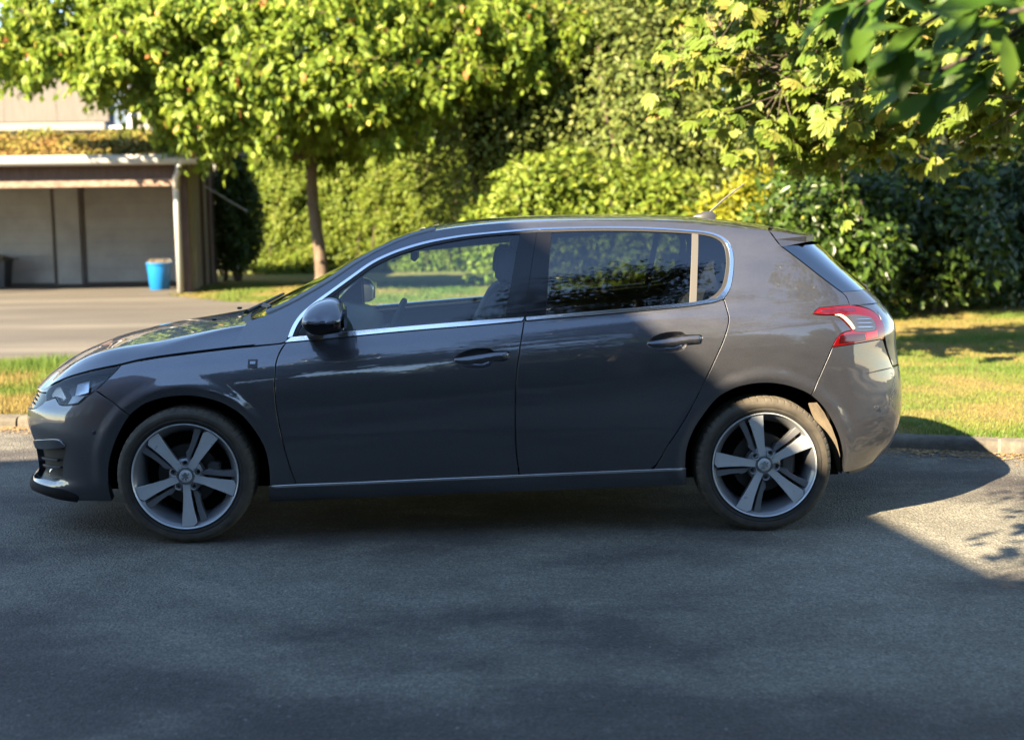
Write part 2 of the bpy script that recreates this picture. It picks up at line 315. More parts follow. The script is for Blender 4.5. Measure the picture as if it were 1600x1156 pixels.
SOIL = mat('dry turf', (.15, .15, .05), .95, 0, .2, build=_soil)
def grid_sheet(name, xs, ys, zf, m, inside=None):
    X, Y = np.meshgrid(xs, ys, indexing='ij'); Z = zf(X, Y); V = np.stack([X, Y, Z], -1).reshape(-1, 3); nx, ny = len(xs), len(ys)
    I = (np.arange(nx-1)[:, None]*ny + np.arange(ny-1)[None]).ravel(); F = np.stack([I, I+ny, I+ny+1, I+1], 1)
    if inside is not None: F = F[inside(V[F].mean(1))]
    return fast_mesh(name, V, F, 4, m, smooth=True)
# ground sheet beyond the kerb out to the horizon
v = []; f = []
tt = np.concatenate([np.linspace(.10, 12, 49), np.array([16, 22, 30, 45, 80, 200, 900])])
X = np.concatenate([[-900, -300, -100], np.linspace(-60, 60, 161), [100, 300, 900]])
for x in X:
    y0 = float(kerb_y(np.clip(x, -14, 9)))
    for t in tt: v.append((x, y0+t, float(gz(x, y0+t))))
ny = len(tt); f = [(i*ny+j, (i+1)*ny+j, (i+1)*ny+j+1, i*ny+j+1) for i in range(len(X)-1) for j in range(ny-1)]
tag(fast_mesh('ground', np.array(v), np.array(f), 4, SOIL, smooth=True), kind='structure')
# kerb stones
def _kerb(nt, b):
    n1 = noise(nt, 4, 6, .7); n2 = noise(nt, 60, 4, .6); r1 = ramp(nt, [(.30, (.022, .020, .016)), (.5, (.068, .060, .046)), (.7, (.135, .12, .092))], n1.outputs['Fac']); nt.links.new(r1.outputs[0], b.inputs['Base Color']); bump(nt, b, n2.outputs['Fac'], .6, .01)
KERB = mat('weathered kerb stone', (.25, .23, .2), .9, build=_kerb)
KB = empty('kerb', (0, float(kerb_y(0)), 0)); tag(KB, kind='structure')
edges = np.arange(-13.6, 8.9, .9)
rk = np.random.default_rng(5)
for a, b in zip(edges[:-1], edges[1:]):
    n = 5; mb = MB(); v = []
    for i in range(n+1):
        t = a+.007 + (b-a-.014)*i/n; y = float(kerb_y(t)); s = float((kerb_y(t+.01)-kerb_y(t-.01))/.02); nx, ny_ = -s/math.hypot(1, s), 1/math.hypot(1, s)
        j = rk.normal()*.0025
        for d, z in ((0, -.05), (.003+j, .042+j), (.014+j, .062+j), (.036, .072+j), (.125, .074), (.13, -.05)): v.append((t+nx*d, y+ny_*d, z))
    m_ = 6; mb.add(v, [(i*m_+k_, (i+1)*m_+k_, (i+1)*m_+k_+1, i*m_+k_+1) for i in range(n) for k_ in range(m_-1)] + [tuple(range(m_-1, -1, -1)), tuple(range(n*m_, n*m_+m_))])
    o = mesh('kerb_stone', [(p[0], p[1]-KB.location.y, p[2]) for p in mb.v], mb.f, KERB, KB, True); o.data.set_sharp_from_angle(angle=math.radians(50))
# side road and forecourt on the left
def _conc(nt, b):
    n1 = noise(nt, .5, 6, .6, mapping=(.35, 1.6, 1)); n2 = noise(nt, 90, 3, .7); r1 = ramp(nt, [(.3, (.048, .043, .037)), (.5, (.064, .058, .050)), (.72, (.105, .096, .080))], n1.outputs['Fac']); r2 = ramp(nt, [(.25, (.7,)*3), (.75, (1.3,)*3)], n2.outputs['Fac'])
    m = N(nt, 'ShaderNodeMix', data_type='RGBA', blend_type='MULTIPLY'); m.inputs['Factor'].default_value = 1; nt.links.new(r1.outputs[0], m.inputs[6]); nt.links.new(r2.outputs[0], m.inputs[7]); nt.links.new(m.outputs[2], b.inputs['Base Color']); bump(nt, b, n2.outputs['Fac'], .4, .008)
CONC = mat('pale dusty asphalt', (.2, .17, .14), .9, 0, .3, build=_conc)
DRV = np.array([(-30, 7.4), (-8, 6.95), (-3, 6.95), (-1.2, 7.05), (.5, 7.7), (1.4, 9.2), (1.2, 11.6), (0.2, 13.6), (-1.6, 15.0), (-2.6, 16.0), (-3.6, 17.4), (-4.0, 18.1), (-4.2, 24), (-30, 24)])
def in_drv(C):
    x, y = C[:, 0], C[:, 1]; c = np.zeros(len(C), bool); j = len(DRV)-1
    for i in range(len(DRV)):
        xi, yi = DRV[i]; xj, yj = DRV[j]; c ^= ((yi > y) != (yj > y)) & (x < (xj-xi)*(y-yi)/(yj-yi+1e-12)+xi); j = i
    return c
xs = np.arange(-30, 2, .12); ys = np.arange(6.8, 24.2, .12)
tag(grid_sheet('side_road', xs, ys, lambda x, y: gz(x, y)+.012, CONC, in_drv), kind='structure')
# gutter dirt and leaf litter along the kerb
def _dirt(nt, b):
    n = noise(nt, 30, 4, .7); r = ramp(nt, [(.3, (.10, .06, .025)), (.6, (.24, .15, .06)), (.8, (.32, .22, .10))], n.outputs['Fac']); nt.links.new(r.outputs[0], b.inputs['Base Color'])
LITT = mat('dry leaf litter', (.2, .12, .05), .95, build=_dirt)
rl = np.random.default_rng(11); V = []; F = []
for i in range(9000):
    x = rl.uniform(-4.5, 6.5); d = abs(rl.normal())*.13 + .004; y = float(kerb_y(x)) - d; s = rl.uniform(.005, .020); a = rl.uniform(0, 6.28); k0 = len(V)
    for t in (0, 1.7, 3.2, 4.9): V.append((x + s*math.cos(a+t)*(1 if t in (0, 3.2) else .5), y + s*math.sin(a+t)*(1 if t in (0, 3.2) else .5), .003 + rl.uniform(0, .006)))
    F.append((k0, k0+1, k0+2, k0+3))
tag(fast_mesh('leaf_litter', np.array(V), np.array(F), 4, LITT), 'brown dry leaf litter lying in the gutter along the kerb', kind='stuff')
# ---------------------------------------------------------------- grass blades
def leafmat(name, stops, rough=.5, trans=.35, spec=.3, attr='tint'):
    if name in MATS: return MATS[name]
    m = bpy.data.materials.new(name); m.use_nodes = True; nt = m.node_tree; b = nt.nodes['Principled BSDF']; at = N(nt, 'ShaderNodeAttribute', attribute_name=attr)
    r = ramp(nt, stops, at.outputs['Fac']); nt.links.new(r.outputs[0], b.inputs['Base Color']); b.inputs['Roughness'].default_value = rough; b.inputs['Specular IOR Level'].default_value = spec
    tr_ = N(nt, 'ShaderNodeBsdfTranslucent'); nt.links.new(r.outputs[0], tr_.inputs[0]); mx = nt.nodes.new('ShaderNodeMixShader'); mx.inputs[0].default_value = trans
    nt.links.new(b.outputs[0], mx.inputs[1]); nt.links.new(tr_.outputs[0], mx.inputs[2]); nt.links.new(mx.outputs[0], nt.nodes['Material Output'].inputs[0]); MATS[name] = m; return m
GRASSM = leafmat('grass blades', [(0, (.205, .155, .05)), (.32, (.165, .152, .038)), (.5, (.110, .150, .024)), (1, (.065, .122, .016))], .6, .35)
def vnoise(x, y, seed=0):
    """cheap smooth value noise"""
    r = np.random.default_rng(seed); G = r.random((64, 64)); xi, yi = np.floor(x).astype(int), np.floor(y).astype(int); fx, fy = x-xi, y-yi; fx, fy = fx*fx*(3-2*fx), fy*fy*(3-2*fy)
    g = lambda a, b: G[a % 64, b % 64]
    return (g(xi, yi)*(1-fx)+g(xi+1, yi)*fx)*(1-fy) + (g(xi, yi+1)*(1-fx)+g(xi+1, yi+1)*fx)*fy
def grass(name, n, region, hgt, dry, label, wid=.0035, seed=0):
    r = np.random.default_rng(seed+100); P = region(r, n); x, y = P[:, 0], P[:, 1]; n = len(P); z = gz(x, y)-.004
    patch = np.clip((vnoise(x*1.1, y*1.1, seed)*.55 + vnoise(x*3.1, y*3.1, seed+1)*.45 - .5)*1.7 + .5, 0, 1)
    h = hgt(x, y)*r.uniform(.5, 1.25, n)*(.65+.6*patch); a = r.uniform(0, 2*np.pi, n); lean = r.normal(0, .45, n)*h; la = r.uniform(0, 2*np.pi, n); w = wid*r.uniform(.7, 1.5, n)
    b0 = np.stack([x-np.cos(a)*w, y-np.sin(a)*w, z], 1); b1 = np.stack([x+np.cos(a)*w, y+np.sin(a)*w, z], 1); t = np.stack([x+np.cos(la)*lean, y+np.sin(la)*lean, z+h], 1)
    V = np.stack([b0, b1, t], 1).reshape(-1, 3); tint = np.clip(patch + dry(x, y) + r.normal(0, .10, n), 0, 1); tint = np.repeat(tint, 3)
    return tag(fast_mesh(name, V, np.arange(3*n), 3, GRASSM, attrs={'tint': tint}), label, kind='stuff')
def reg_right(r, n):
    y0 = 1.2 + 12.5*r.random(n)**1.5; x = r.uniform(2.4, 10.0, n); y = y0; k_ = (y > kerb_y(np.clip(x, -14, 9))+.13) & (x < 1.3+ (y+6.15)*.42) & (x > 1.3 + (y+6.15)*.20); return np.stack([x, y], 1)[k_]
grass('lawn_grass', 330000, reg_right, lambda x, y: .030+.012*(y > 8), lambda x, y: np.where(y > 5.6, -.22*np.clip((y-5.6)/1.5, 0, 1), .16) + np.where(y < kerb_y(x)+.5, -.15, 0), 'short sunlit lawn grass on the verge behind the rear bumper', seed=1)
def reg_left(r, n):
    x = r.uniform(-5.5, .6, n); y = r.uniform(3.3, 7.2, n); k_ = (y > kerb_y(x)+.13) & ~in_drv(np.stack([x, y], 1)); return np.stack([x, y], 1)[k_]
grass('verge_grass', 120000, reg_left, lambda x, y: .06+.05*(y > 5), lambda x, y: np.where(y < 4.6, -.22, -.02), 'longer half-dry grass on the strip ahead of the bonnet', wid=.004, seed=2)
def reg_back(r, n):
    x = r.uniform(-4.2, 9, n); y = r.uniform(7.4, 21, n); P = np.stack([x, y], 1); k_ = ~in_drv(P) & ~((x > 2.4) & (x > 1.3+(y+6.15)*.20) & (y < 13)); return P[k_]
grass('back_lawn_grass', 150000, reg_back, lambda x, y: .05+0*x, lambda x, y: np.where(x < -1, -.2, -.02), 'patchy grass at the foot of the hedge beyond the car', wid=.007, seed=3)
# ---------------------------------------------------------------- carport and house on the left
G0 = .03
def rotz(a): return Matrix.Rotation(a, 4, 'Z')
def wood(name, c0, c1, sc=(1, 1, 14)):
    def bld(nt, b):
        n = noise(nt, 3, 5, .65, mapping=sc); r = ramp(nt, [(.3, c0), (.7, c1)], n.outputs['Fac']); nt.links.new(r.outputs[0], b.inputs['Base Color']); bump(nt, b, n.outputs['Fac'], .3, .01)
    return mat(name, c0, .8, build=bld)
BROWN = wood('weathered brown board', (.06, .033, .024), (.11, .068, .05), (12, 1, 1)); PEEL = wood('peeling brown board', (.11, .055, .035), (.26, .19, .145), (3, 1, 6))
BOARD = wood('grey brown board', (.12, .095, .075), (.19, .155, .125)); ZINC = mat('pale zinc', (.34, .34, .33), .45, .35); PIPE = mat('white downpipe', (.36, .355, .34), .5)
def _door(nt, b):
    n = noise(nt, 2, 5, .6); r = ramp(nt, [(.3, (.30, .285, .265)), (.7, (.40, .385, .36))], n.outputs['Fac']); nt.links.new(r.outputs[0], b.inputs['Base Color'])
GDOOR = mat('grey door sheet', (.35, .33, .31), .6, build=_door)
def _rend(nt, b):
    n = noise(nt, 1.2, 6, .65); r = ramp(nt, [(.3, (.22, .205, .18)), (.7, (.30, .285, .25))], n.outputs['Fac']); nt.links.new(r.outputs[0], b.inputs['Base Color']); n2 = noise(nt, 60, 3); bump(nt, b, n2.outputs['Fac'], .25, .01)
REND = mat('pale render', (.55, .52, .46), .9, build=_rend)
CLAD = wood('grey brown cladding', (.080, .071, .062), (.115, .104, .090), (10, 1, 1))
CP = empty('carport', (-3.72, 18.3, G0)); CP.rotation_euler.z = math.radians(3)
def lp(name, mb, m, parent=CP, smooth=False): return mesh(name, mb.v, mb.f, m, parent, smooth)
L, D = 9.0, 3.7                                        # runs to the left (-x) and back (+y)
for y0, name in ((0, 'front_post'), (3.5, 'back_post')):
    mb = MB(); mb.box((-.06, y0, 0), (.10, y0+.14, 2.12 if y0 < 1 else 2.6), .008); lp(name, mb, BROWN)
for xa in (-4.6, -8.9):
    mb = MB(); mb.box((xa, .0, 0), (xa+.14, .14, 2.12), .008); lp('front_post', mb, BROWN)
mb = MB(); mb.box((-L, -.05, 1.98), (.12, .0, 2.24), .006); lp('fascia_board', mb, BROWN)
mb = MB(); mb.box((-L, -.075, 1.86), (.02, -.03, 1.995), .006); lp('lower_board', mb, PEEL)
def roofz(y): return 2.31 + (y+.25)*.15
mb = MB(); mb.add([(-L-.2, -.22, roofz(-.22)), (.45, -.22, roofz(-.22)), (.45, D+.2, roofz(D+.2)), (-L-.2, D+.2, roofz(D+.2)), (-L-.2, -.22, roofz(-.22)-.06), (.45, -.22, roofz(-.22)-.06), (.45, D+.2, roofz(D+.2)-.06), (-L-.2, D+.2, roofz(D+.2)-.06)],
                  [(0, 1, 2, 3), (7, 6, 5, 4), (0, 4, 5, 1), (1, 5, 6, 2), (2, 6, 7, 3), (3, 7, 4, 0)]); ROOFS = lp('roof', mb, GDOOR)
for i in range(8):                                    # corrugated verge sheets
    y0 = -.2 + i*.475; mb = MB(); mb.tube([(.28, y0, roofz(y0)+.03), (.28, y0+.47, roofz(y0+.47)+.045)], .10, 8); lp('verge_sheet', mb, ZINC, ROOFS)
mb = MB(); mb.add([(.455, -.22, roofz(-.22)-.18), (.455, D, roofz(D)-.18), (.455, D, roofz(D)+.03), (.455, -.22, roofz(-.22)+.03), (.43, -.22, roofz(-.22)-.18), (.43, D, roofz(D)-.18), (.43, D, roofz(D)+.03), (.43, -.22, roofz(-.22)+.03)], [(0, 1, 2, 3), (7, 6, 5, 4), (3, 2, 6, 7), (0, 3, 7, 4), (1, 0, 4, 5)]); lp('verge_board', mb, ZINC)
mb = MB(); n = 8; v = []
for x in (-L-.2, .40):
    for i in range(n+1):
        t = math.pi*i/n; v.append((x, -.30 - .085*math.cos(t), 2.335 - .11*math.sin(t)))
mb.add(v, [(i, i+1, n+2+i, n+1+i) for i in range(n)]); mb.add([(p[0], p[1]*1.0, p[2]-.004) for p in v], [(i+1, i, n+1+i, n+2+i) for i in range(n)]); lp('gutter', mb, PIPE, smooth=True)
mb = MB(); mb.box((-L-.2, -.225, 2.24), (.40, -.20, 2.40)); lp('gutter_board', mb, PIPE)
mb = MB(); mb.tube([(.02, -.30, 2.24), (.02, -.28, 2.14), (-.06, -.12, 2.00), (-.07, -.10, 1.88), (-.07, -.10, .02)], .055, 12); lp('downpipe', mb, PIPE, smooth=True)
mb = MB(); mb.tube([(.02, -.30, 2.24), (.02, -.28, 2.14), (-.06, -.12, 2.00), (-.07, -.10, 1.80)], .059, 12); lp('downpipe_bend', mb, ZINC, smooth=True)
for i in range(4):                                      # boarded flank
    y0 = .18 + i*.84; mb = MB(); mb.box((.02, y0, .02), (.06, y0+.81, 2.22+.12*i), .004); lp('side_board', mb, BOARD)
for y0 in (1.8, 2.7): 
    mb = MB(); mb.box((.06, y0, 0), (.12, y0+.13, 2.35), .006); lp('side_post', mb, BROWN)
mb = MB(); mb.box((-L, D-.02, 0), (.0, D+.10, 2.75)); lp('back_wall', mb, GDOOR)
for xa, xb in ((-2.45, -.18), (-5.6, -3.10), (-8.4, -5.9)):
    d = empty('garage_door', (0, 0, 0)); d.parent = CP
    mb = MB(); mb.box((xa-.05, D-.055, 0), (xb+.05, D-.02, 2.42)); mesh('door_frame', mb.v, mb.f, BOARD, d, False)
    for q in range(9):
        mb = MB(); mb.box((xa, D-.095+.002*(q % 2), .04+q*.26), (xb, D-.055, .297+q*.26), .002); mesh('door_panel', mb.v, mb.f, GDOOR, d, False)
mb = MB(); mb.box((-3.02, D-.16, 0), (-2.55, D-.02, 2.6), .006); lp('wall_pier', mb, GDOOR)
mb = MB(); mb.box((-L, -.1, -.06), (.1, D, .012)); lp('floor_slab', mb, CONC)
tag(CP, 'open brown timber carport with white gutter and moss growing on its roof', 'carport')
# moss on the roof
MOSS = leafmat('roof moss', [(0, (.19, .105, .03)), (.5, (.16, .125, .026)), (1, (.125, .14, .022))], .9, .1)
rm = np.random.default_rng(21); n = 26000; x = rm.uniform(-L-.1, .1, n); y = rm.uniform(-.12, D, n); lump = vnoise(x*2.2, y*1.4, 5)
z = roofz(y) + .02 + .20*lump*rm.random(n)*np.clip((y+.1)/.5, .25, 1); s = rm.uniform(.015, .04, n); a = rm.uniform(0, 6.28, n)
C = np.stack([x, y, z], 1); d1 = np.stack([np.cos(a)*s, np.sin(a)*s, rm.normal(0, .5, n)*s], 1); d2 = np.stack([-np.sin(a)*s, np.cos(a)*s, rm.normal(0, .5, n)*s+s*.6], 1)
V = np.stack([C-d1, C+d2, C+d1, C-d2], 1).reshape(-1, 3)
mo = fast_mesh('roof_moss', V, np.arange(4*n), 4, MOSS, attrs={'tint': np.repeat(np.clip(lump+rm.normal(0, .15, n), 0, 1), 4)}); mo.location = CP.location; mo.rotation_euler = CP.rotation_euler; tag(mo, 'ochre and green moss covering the carport roof', kind='stuff')
# house behind
HS = empty('house', (-4.45, 26.2, G0))
def hp(name, mb, m, parent=HS): return mesh(name, mb.v, mb.f, m, parent, False)
mb = MB(); mb.box((-18, 0, 0), (0, 8, 3.28)); hp('lower_wall', mb, REND)
mb = MB(); mb.box((-18, -.05, 3.45), (-2.62, 8, 4.75)); hp('upper_wall', mb, CLAD)
mb = MB(); mb.box((-18, -.12, 3.28), (-2.55, 8, 3.45)); hp('string_course', mb, mat('cream band', (.19, .18, .15), .8))
for i in range(12):
    xa = -16.6 + i*1.18
    if xa < -3.0:
        mb = MB(); mb.box((xa, -.075, 3.47), (xa+1.174, -.05, 4.70), .002); hp('cladding_panel', mb, CLAD)
mb = MB(); mb.box((-2.62, .10, 3.28), (0, 8, 4.75)); hp('upper_wall', mb, REND)
wn = empty('window'); wn.parent = HS
mb = MB(); mb.box((-2.55, .03, 3.36), (-2.02, .10, 4.40)); hp('pane', mb, mat('blue grey pane', (.10, .13, .17), .08, 0, .6), wn)
mb = MB()
for a_, b_ in (((-2.60, -.02, 3.30), (-2.53, .10, 4.46)), ((-2.04, -.02, 3.30), (-1.96, .10, 4.46)), ((-2.53, -.02, 4.40), (-2.04, .10, 4.46)), ((-2.53, -.02, 3.30), (-2.04, .10, 3.36))): mb.box(a_, b_, .004)
hp('frame', mb, mat('white frame', (.7, .7, .7), .5), wn)
mb = MB(); mb.box((-18.3, -.3, 4.75), (.2, 8.3, 4.90)); hp('roof', mb, ZINC)
tag(HS, 'low pale house with grey brown upper cladding behind the carport', 'house')
# tubs
BLUE = mat('blue plastic', (.005, .13, .36), .4, 0, .5); TAN = mat('dry clippings', (.14, .115, .08), .9)
TB = empty('blue_tub', (-4.40, 19.35, G0)); mb = MB()
for seg_ in (32,):
    prof = [(.0, .0), (.145, .0), (.155, .01), (.195, .46), (.215, .465), (.215, .49), (.19, .49), (.15, .03), (0, .03)]
    v = []; f = []; n = len(prof)
    for j in range(seg_):
        t = 2*math.pi*j/seg_
        for r, z_ in prof: v.append((r*math.cos(t), r*math.sin(t), z_))
    for j in range(seg_):
        for i in range(n-1): f.append((j*n+i, ((j+1) % seg_)*n+i, ((j+1) % seg_)*n+i+1, j*n+i+1))
    mb.add(v, f)
o = mesh('tub_wall', mb.v, mb.f, BLUE, TB, True); o.data.set_sharp_from_angle(angle=math.radians(40))
mb = MB(); mb.lathe([], (0, 0, 0), 3) if False else None
rb = np.random.default_rng(4); mb = MB()
for i in range(70):
    a_ = rb.uniform(0, 6.28); r_ = .15*math.sqrt(rb.random()); p = Vector((r_*math.cos(a_), r_*math.sin(a_), .47)); d = Vector((rb.normal()*.035, rb.normal()*.035, rb.uniform(.01, .09))); mb.tube([p-d*.5, p+d], .008, 4)
tag(mesh('clippings', mb.v, mb.f, TAN, TB, False), kind='stuff')
mb = MB(); pts = [(.20*math.cos(t), .20*math.sin(t), .47+.10*math.sin(t*1.0)) for t in np.linspace(0, math.pi, 12)]; mb.tube(pts, .006, 5); mesh('handle', mb.v, mb.f, ZINC, TB, True)
TB.scale = (1.12, 1.12, 1.02); tag(TB, 'bright blue plastic tub of dry clippings beside the downpipe in the carport', 'tub')
BIN = mat('dark bin plastic', (.025, .028, .035), .5)
for bx, by, w, h, lab in ((-8.0, 21.2, .28, .52, 'dark plastic bin heaped with clippings, right one at the left edge'), (-8.6, 21.1, .26, .55, 'dark plastic bin cut by the left edge in the carport')):
    B = empty('storage_bin', (bx, by, G0)); mb = MB(); mb.add([(-w*.85, -w*.7, 0), (w*.85, -w*.7, 0), (w*.85, w*.7, 0), (-w*.85, w*.7, 0), (-w, -w*.85, h), (w, -w*.85, h), (w, w*.85, h), (-w, w*.85, h)], [(0, 3, 2, 1), (4, 5, 6, 7), (0, 1, 5, 4), (1, 2, 6, 5), (2, 3, 7, 6), (3, 0, 4, 7)]); mesh('bin_body', mb.v, mb.f, BIN, B, False)
    mb = MB(); mb.box((-w*1.06, -w*.92, h-.04), (w*1.06, w*.92, h+.01), .01); mesh('bin_rim', mb.v, mb.f, BIN, B, False)
    mb = MB()
    for i in range(40):
        p = Vector((rb.uniform(-w, w)*.8, rb.uniform(-w, w)*.7, h+rb.uniform(0, .10))); d = Vector((rb.normal()*.10, rb.normal()*.08, rb.normal()*.03)); mb.tube([p-d, p+d], .014, 4)
    tag(mesh('clippings', mb.v, mb.f, TAN, B, False), kind='stuff'); tag(B, lab, 'bin', 'bins in the carport')
PO = MB(); PO.tube([(0, 0, 0), (.42, .15, -.28), (.75, .3, -.50)], .014, 6); o = PO.build('washing_line_pole', PIPE); o.location = (-3.75, 20.6, 1.92); tag(o, 'thin white pole jutting from the carport flank into the shrub', 'pole')
# building behind the photographer whose shadow falls across the car
BD = empty('street_building', (-6.58, -6.67, 0)); BD.rotation_euler.z = math.radians(8.5)
BRK = mat('brown brick', (.17, .10, .075), .9, build=lambda nt, b: nt.links.new(ramp(nt, [(.3, (.13, .075, .055)), (.7, (.22, .14, .10))], noise(nt, 6, 5).outputs['Fac']).outputs[0], b.inputs['Base Color']))
HB = 9.0
mb = MB(); mb.box((-14, -12, 0), (0, 0, HB-.15)); mesh('wall', mb.v, mb.f, BRK, BD, False)
mb = MB(); mb.box((-14.0, -12.0, HB-.15), (.0, .0, HB)); mesh('roof', mb.v, mb.f, ZINC, BD, False)
PANE = mat('dark pane', (.02, .025, .03), .05)
for fl in (1.0, 3.8, 6.5):
    for i in range(4):
        mb = MB(); mb.box((-12.6+i*3.2, -.02, fl), (-11.2+i*3.2, .015, fl+1.5)); w_ = mesh('window', mb.v, mb.f, PANE, BD, False)
        mb = MB(); mb.box((-12.7+i*3.2, -.01, fl-.08), (-11.1+i*3.2, .08, fl)); mesh('sill', mb.v, mb.f, REND, w_, False)
        mb = MB(); mb.box((-.02, -11+i*2.9, fl), (.015, -9.7+i*2.9, fl+1.5)); mesh('window', mb.v, mb.f, PANE, BD, False)
tag(BD, 'brown brick flat-roofed building behind the photographer, casting shade on the car', 'building')
# ---------------------------------------------------------------- car materials
def _paint(nt, b):
    b.inputs['Coat IOR'].default_value = 1.75
    n = noise(nt, 900, 1, .5); r = ramp(nt, [(.35, (.052, .054, .064)), (.65, (.092, .095, .110))], n.outputs['Fac']); nt.links.new(r.outputs[0], b.inputs['Base Color'])
    d = noise(nt, 5, 5, .65, mapping=(1, 1, 3)); rr = ramp(nt, [(.35, (.38,)*3), (.75, (.47,)*3)], d.outputs['Fac']); nt.links.new(rr.outputs[0], b.inputs['Roughness'])
    d2 = noise(nt, 14, 6, .7, mapping=(.6, 1, 2.5)); r2 = ramp(nt, [(.45, (.012,)*3), (.8, (.06,)*3)], d2.outputs['Fac']); nt.links.new(r2.outputs[0], b.inputs['Coat Roughness'])
PAINT = mat('grey metallic paint', (.09, .088, .092), .45, .80, .5, 1.0, .04, build=_paint)
BLACKG = mat('gloss black trim', (.005, .005, .006), .06, 0, .42)
BLACKP = mat('black plastic', (.012, .012, .013), .5, 0, .4)
GREYP = mat('dark grey plastic', (.030, .032, .036), .42, 0, .4)
CHROME = mat('chrome', (.78, .78, .80), .12, 1.0)
SATIN = mat('satin silver trim', (.55, .55, .56), .28, 1.0)
SEAL = mat('rubber seal', (.010, .010, .011), .55)
DARK = mat('cavity shade black', (.004, .004, .004), .9, 0, .1)  # near black standing in for shade in gaps and hollows
def glass(name, tint, dirt=0.0, gain=1.3):
    if name in MATS: return MATS[name]
    m = bpy.data.materials.new(name); m.use_nodes = True; nt = m.node_tree; nt.nodes.clear()
    out = nt.nodes.new('ShaderNodeOutputMaterial'); t = N(nt, 'ShaderNodeBsdfTransparent'); t.inputs[0].default_value = (*tint, 1)
    g = N(nt, 'ShaderNodeBsdfGlossy', Roughness=.0); g.inputs[0].default_value = (.95, .97, 1, 1)
    fr = N(nt, 'ShaderNodeFresnel', IOR=1.52); mx = nt.nodes.new('ShaderNodeMixShader')
    mul = N(nt, 'ShaderNodeMath', operation='MULTIPLY_ADD'); mul.inputs[1].default_value = gain; mul.inputs[2].default_value = .0; mul.use_clamp = True
    nt.links.new(fr.outputs[0], mul.inputs[0]); nt.links.new(mul.outputs[0], mx.inputs[0]); nt.links.new(t.outputs[0], mx.inputs[1]); nt.links.new(g.outputs[0], mx.inputs[2])
    last = mx.outputs[0]
    if dirt > 0:
        d = N(nt, 'ShaderNodeBsdfDiffuse'); d.inputs[0].default_value = (.45, .45, .42, 1); m2 = nt.nodes.new('ShaderNodeMixShader')
        nz = noise(nt, 9, 5, .7); rp = ramp(nt, [(.3, (dirt*.4,)*3), (.8, (dirt,)*3)], nz.outputs['Fac']); nt.links.new(rp.outputs[0], m2.inputs[0])
        nt.links.new(last, m2.inputs[1]); nt.links.new(d.outputs[0], m2.inputs[2]); last = m2.outputs[0]
    nt.links.new(last, out.inputs[0]); MATS[name] = m; return m
GLASS = glass('clear green glass', (.82, .92, .88), .006)
PRIV = glass('dark tinted glass', (.34, .37, .35), .0, 2.0)
SCREEN = glass('windscreen glass', (.74, .84, .79), .02, 1.6)
LENS = glass('lamp lens', (.95, .96, .97), 0, .7)

# ---------------------------------------------------------------- panel tools
def rs(pts, d=.02, smooth=True):
    """Catmull-Rom through the points, one sample about every d"""
    p = np.array(pts, float); out = []
    for i in range(len(p)-1):
        a, b = p[i], p[i+1]; l = np.hypot(*(b-a)); n = max(1, int(round(l/d)))
        p0 = p[i-1] if i > 0 else 2*a - b; p3 = p[i+2] if i+2 < len(p) else 2*b - a
        for k in range(n):
            t = k/n
            if smooth:
                q = .5*((2*a) + (-p0+b)*t + (2*p0-5*a+4*b-p3)*t*t + (-p0+3*a-3*b+p3)*t**3)
            else: q = a + (b-a)*t
            out.append(tuple(q))
    out.append(tuple(p[-1])); return out
def loop(*curves, d=.02):
    """closed outline from curves that share end points"""
    out = []
    for c in curves:
        r = rs(c, d)
        if out and np.hypot(out[-1][0]-r[0][0], out[-1][1]-r[0][1]) < d*.6: r = r[1:]
        out += r
    if np.hypot(out[-1][0]-out[0][0], out[-1][1]-out[0][1]) < d*.5: out.pop()
    p = np.array(out); a = .5*np.sum(p[:, 0]*np.roll(p[:, 1], -1) - np.roll(p[:, 0], -1)*p[:, 1])
    return p if a > 0 else p[::-1].copy()
def inpoly(P, Q):
    """which of the points Q lie inside polygon P"""
    x, y = Q[:, 0], Q[:, 1]; c = np.zeros(len(Q), bool); n = len(P); j = n-1
    for i in range(n):
        xi, yi = P[i]; xj, yj = P[j]
        hit = ((yi > y) != (yj > y)) & (x < (xj-xi)*(y-yi)/((yj-yi) + 1e-15) + xi); c ^= hit; j = i
    return c
def edist(P, Q):
    d = np.full(len(Q), 9.)
    for i in range(len(P)):
        a, b = P[i], P[(i+1) % len(P)]; ab = b-a; t = np.clip(((Q-a)@ab)/(ab@ab + 1e-15), 0, 1); d = np.minimum(d, np.hypot(*(Q-a-t[:, None]*ab).T))
    return d
def onrm(P):
    """outward normals of a counter-clockwise outline"""
    e = np.roll(P, -1, 0) - P; e /= (np.hypot(*e.T)[:, None] + 1e-12); n = np.c_[e[:, 1], -e[:, 0]]
    m = n + np.roll(n, 1, 0); l = np.hypot(*m.T)[:, None]; return m/np.maximum(l, .5)
CAR = empty('parked_car', (1.26, YC, 0))
CAR_OFF = Vector((1.26, YC, 0))
def tocar(v):
    v = np.array(v, float); return v - np.array(CAR_OFF)
def flip(v, f, n):
    v = np.array(v).copy(); v[:, 1] = 2*YC - v[:, 1]; n2 = None
    if n is not None: n2 = np.array(n).copy(); n2[:, 1] *= -1
    return v, [tuple(reversed(q)) for q in f], n2
def put(name, v, f, m, parent, n=None, smooth=True, far=False):
    if far: v, f, n = flip(v, f, n)
    o = mesh(name, tocar(v), f, m, None, smooth, n); o.parent = parent if parent else CAR
    return o
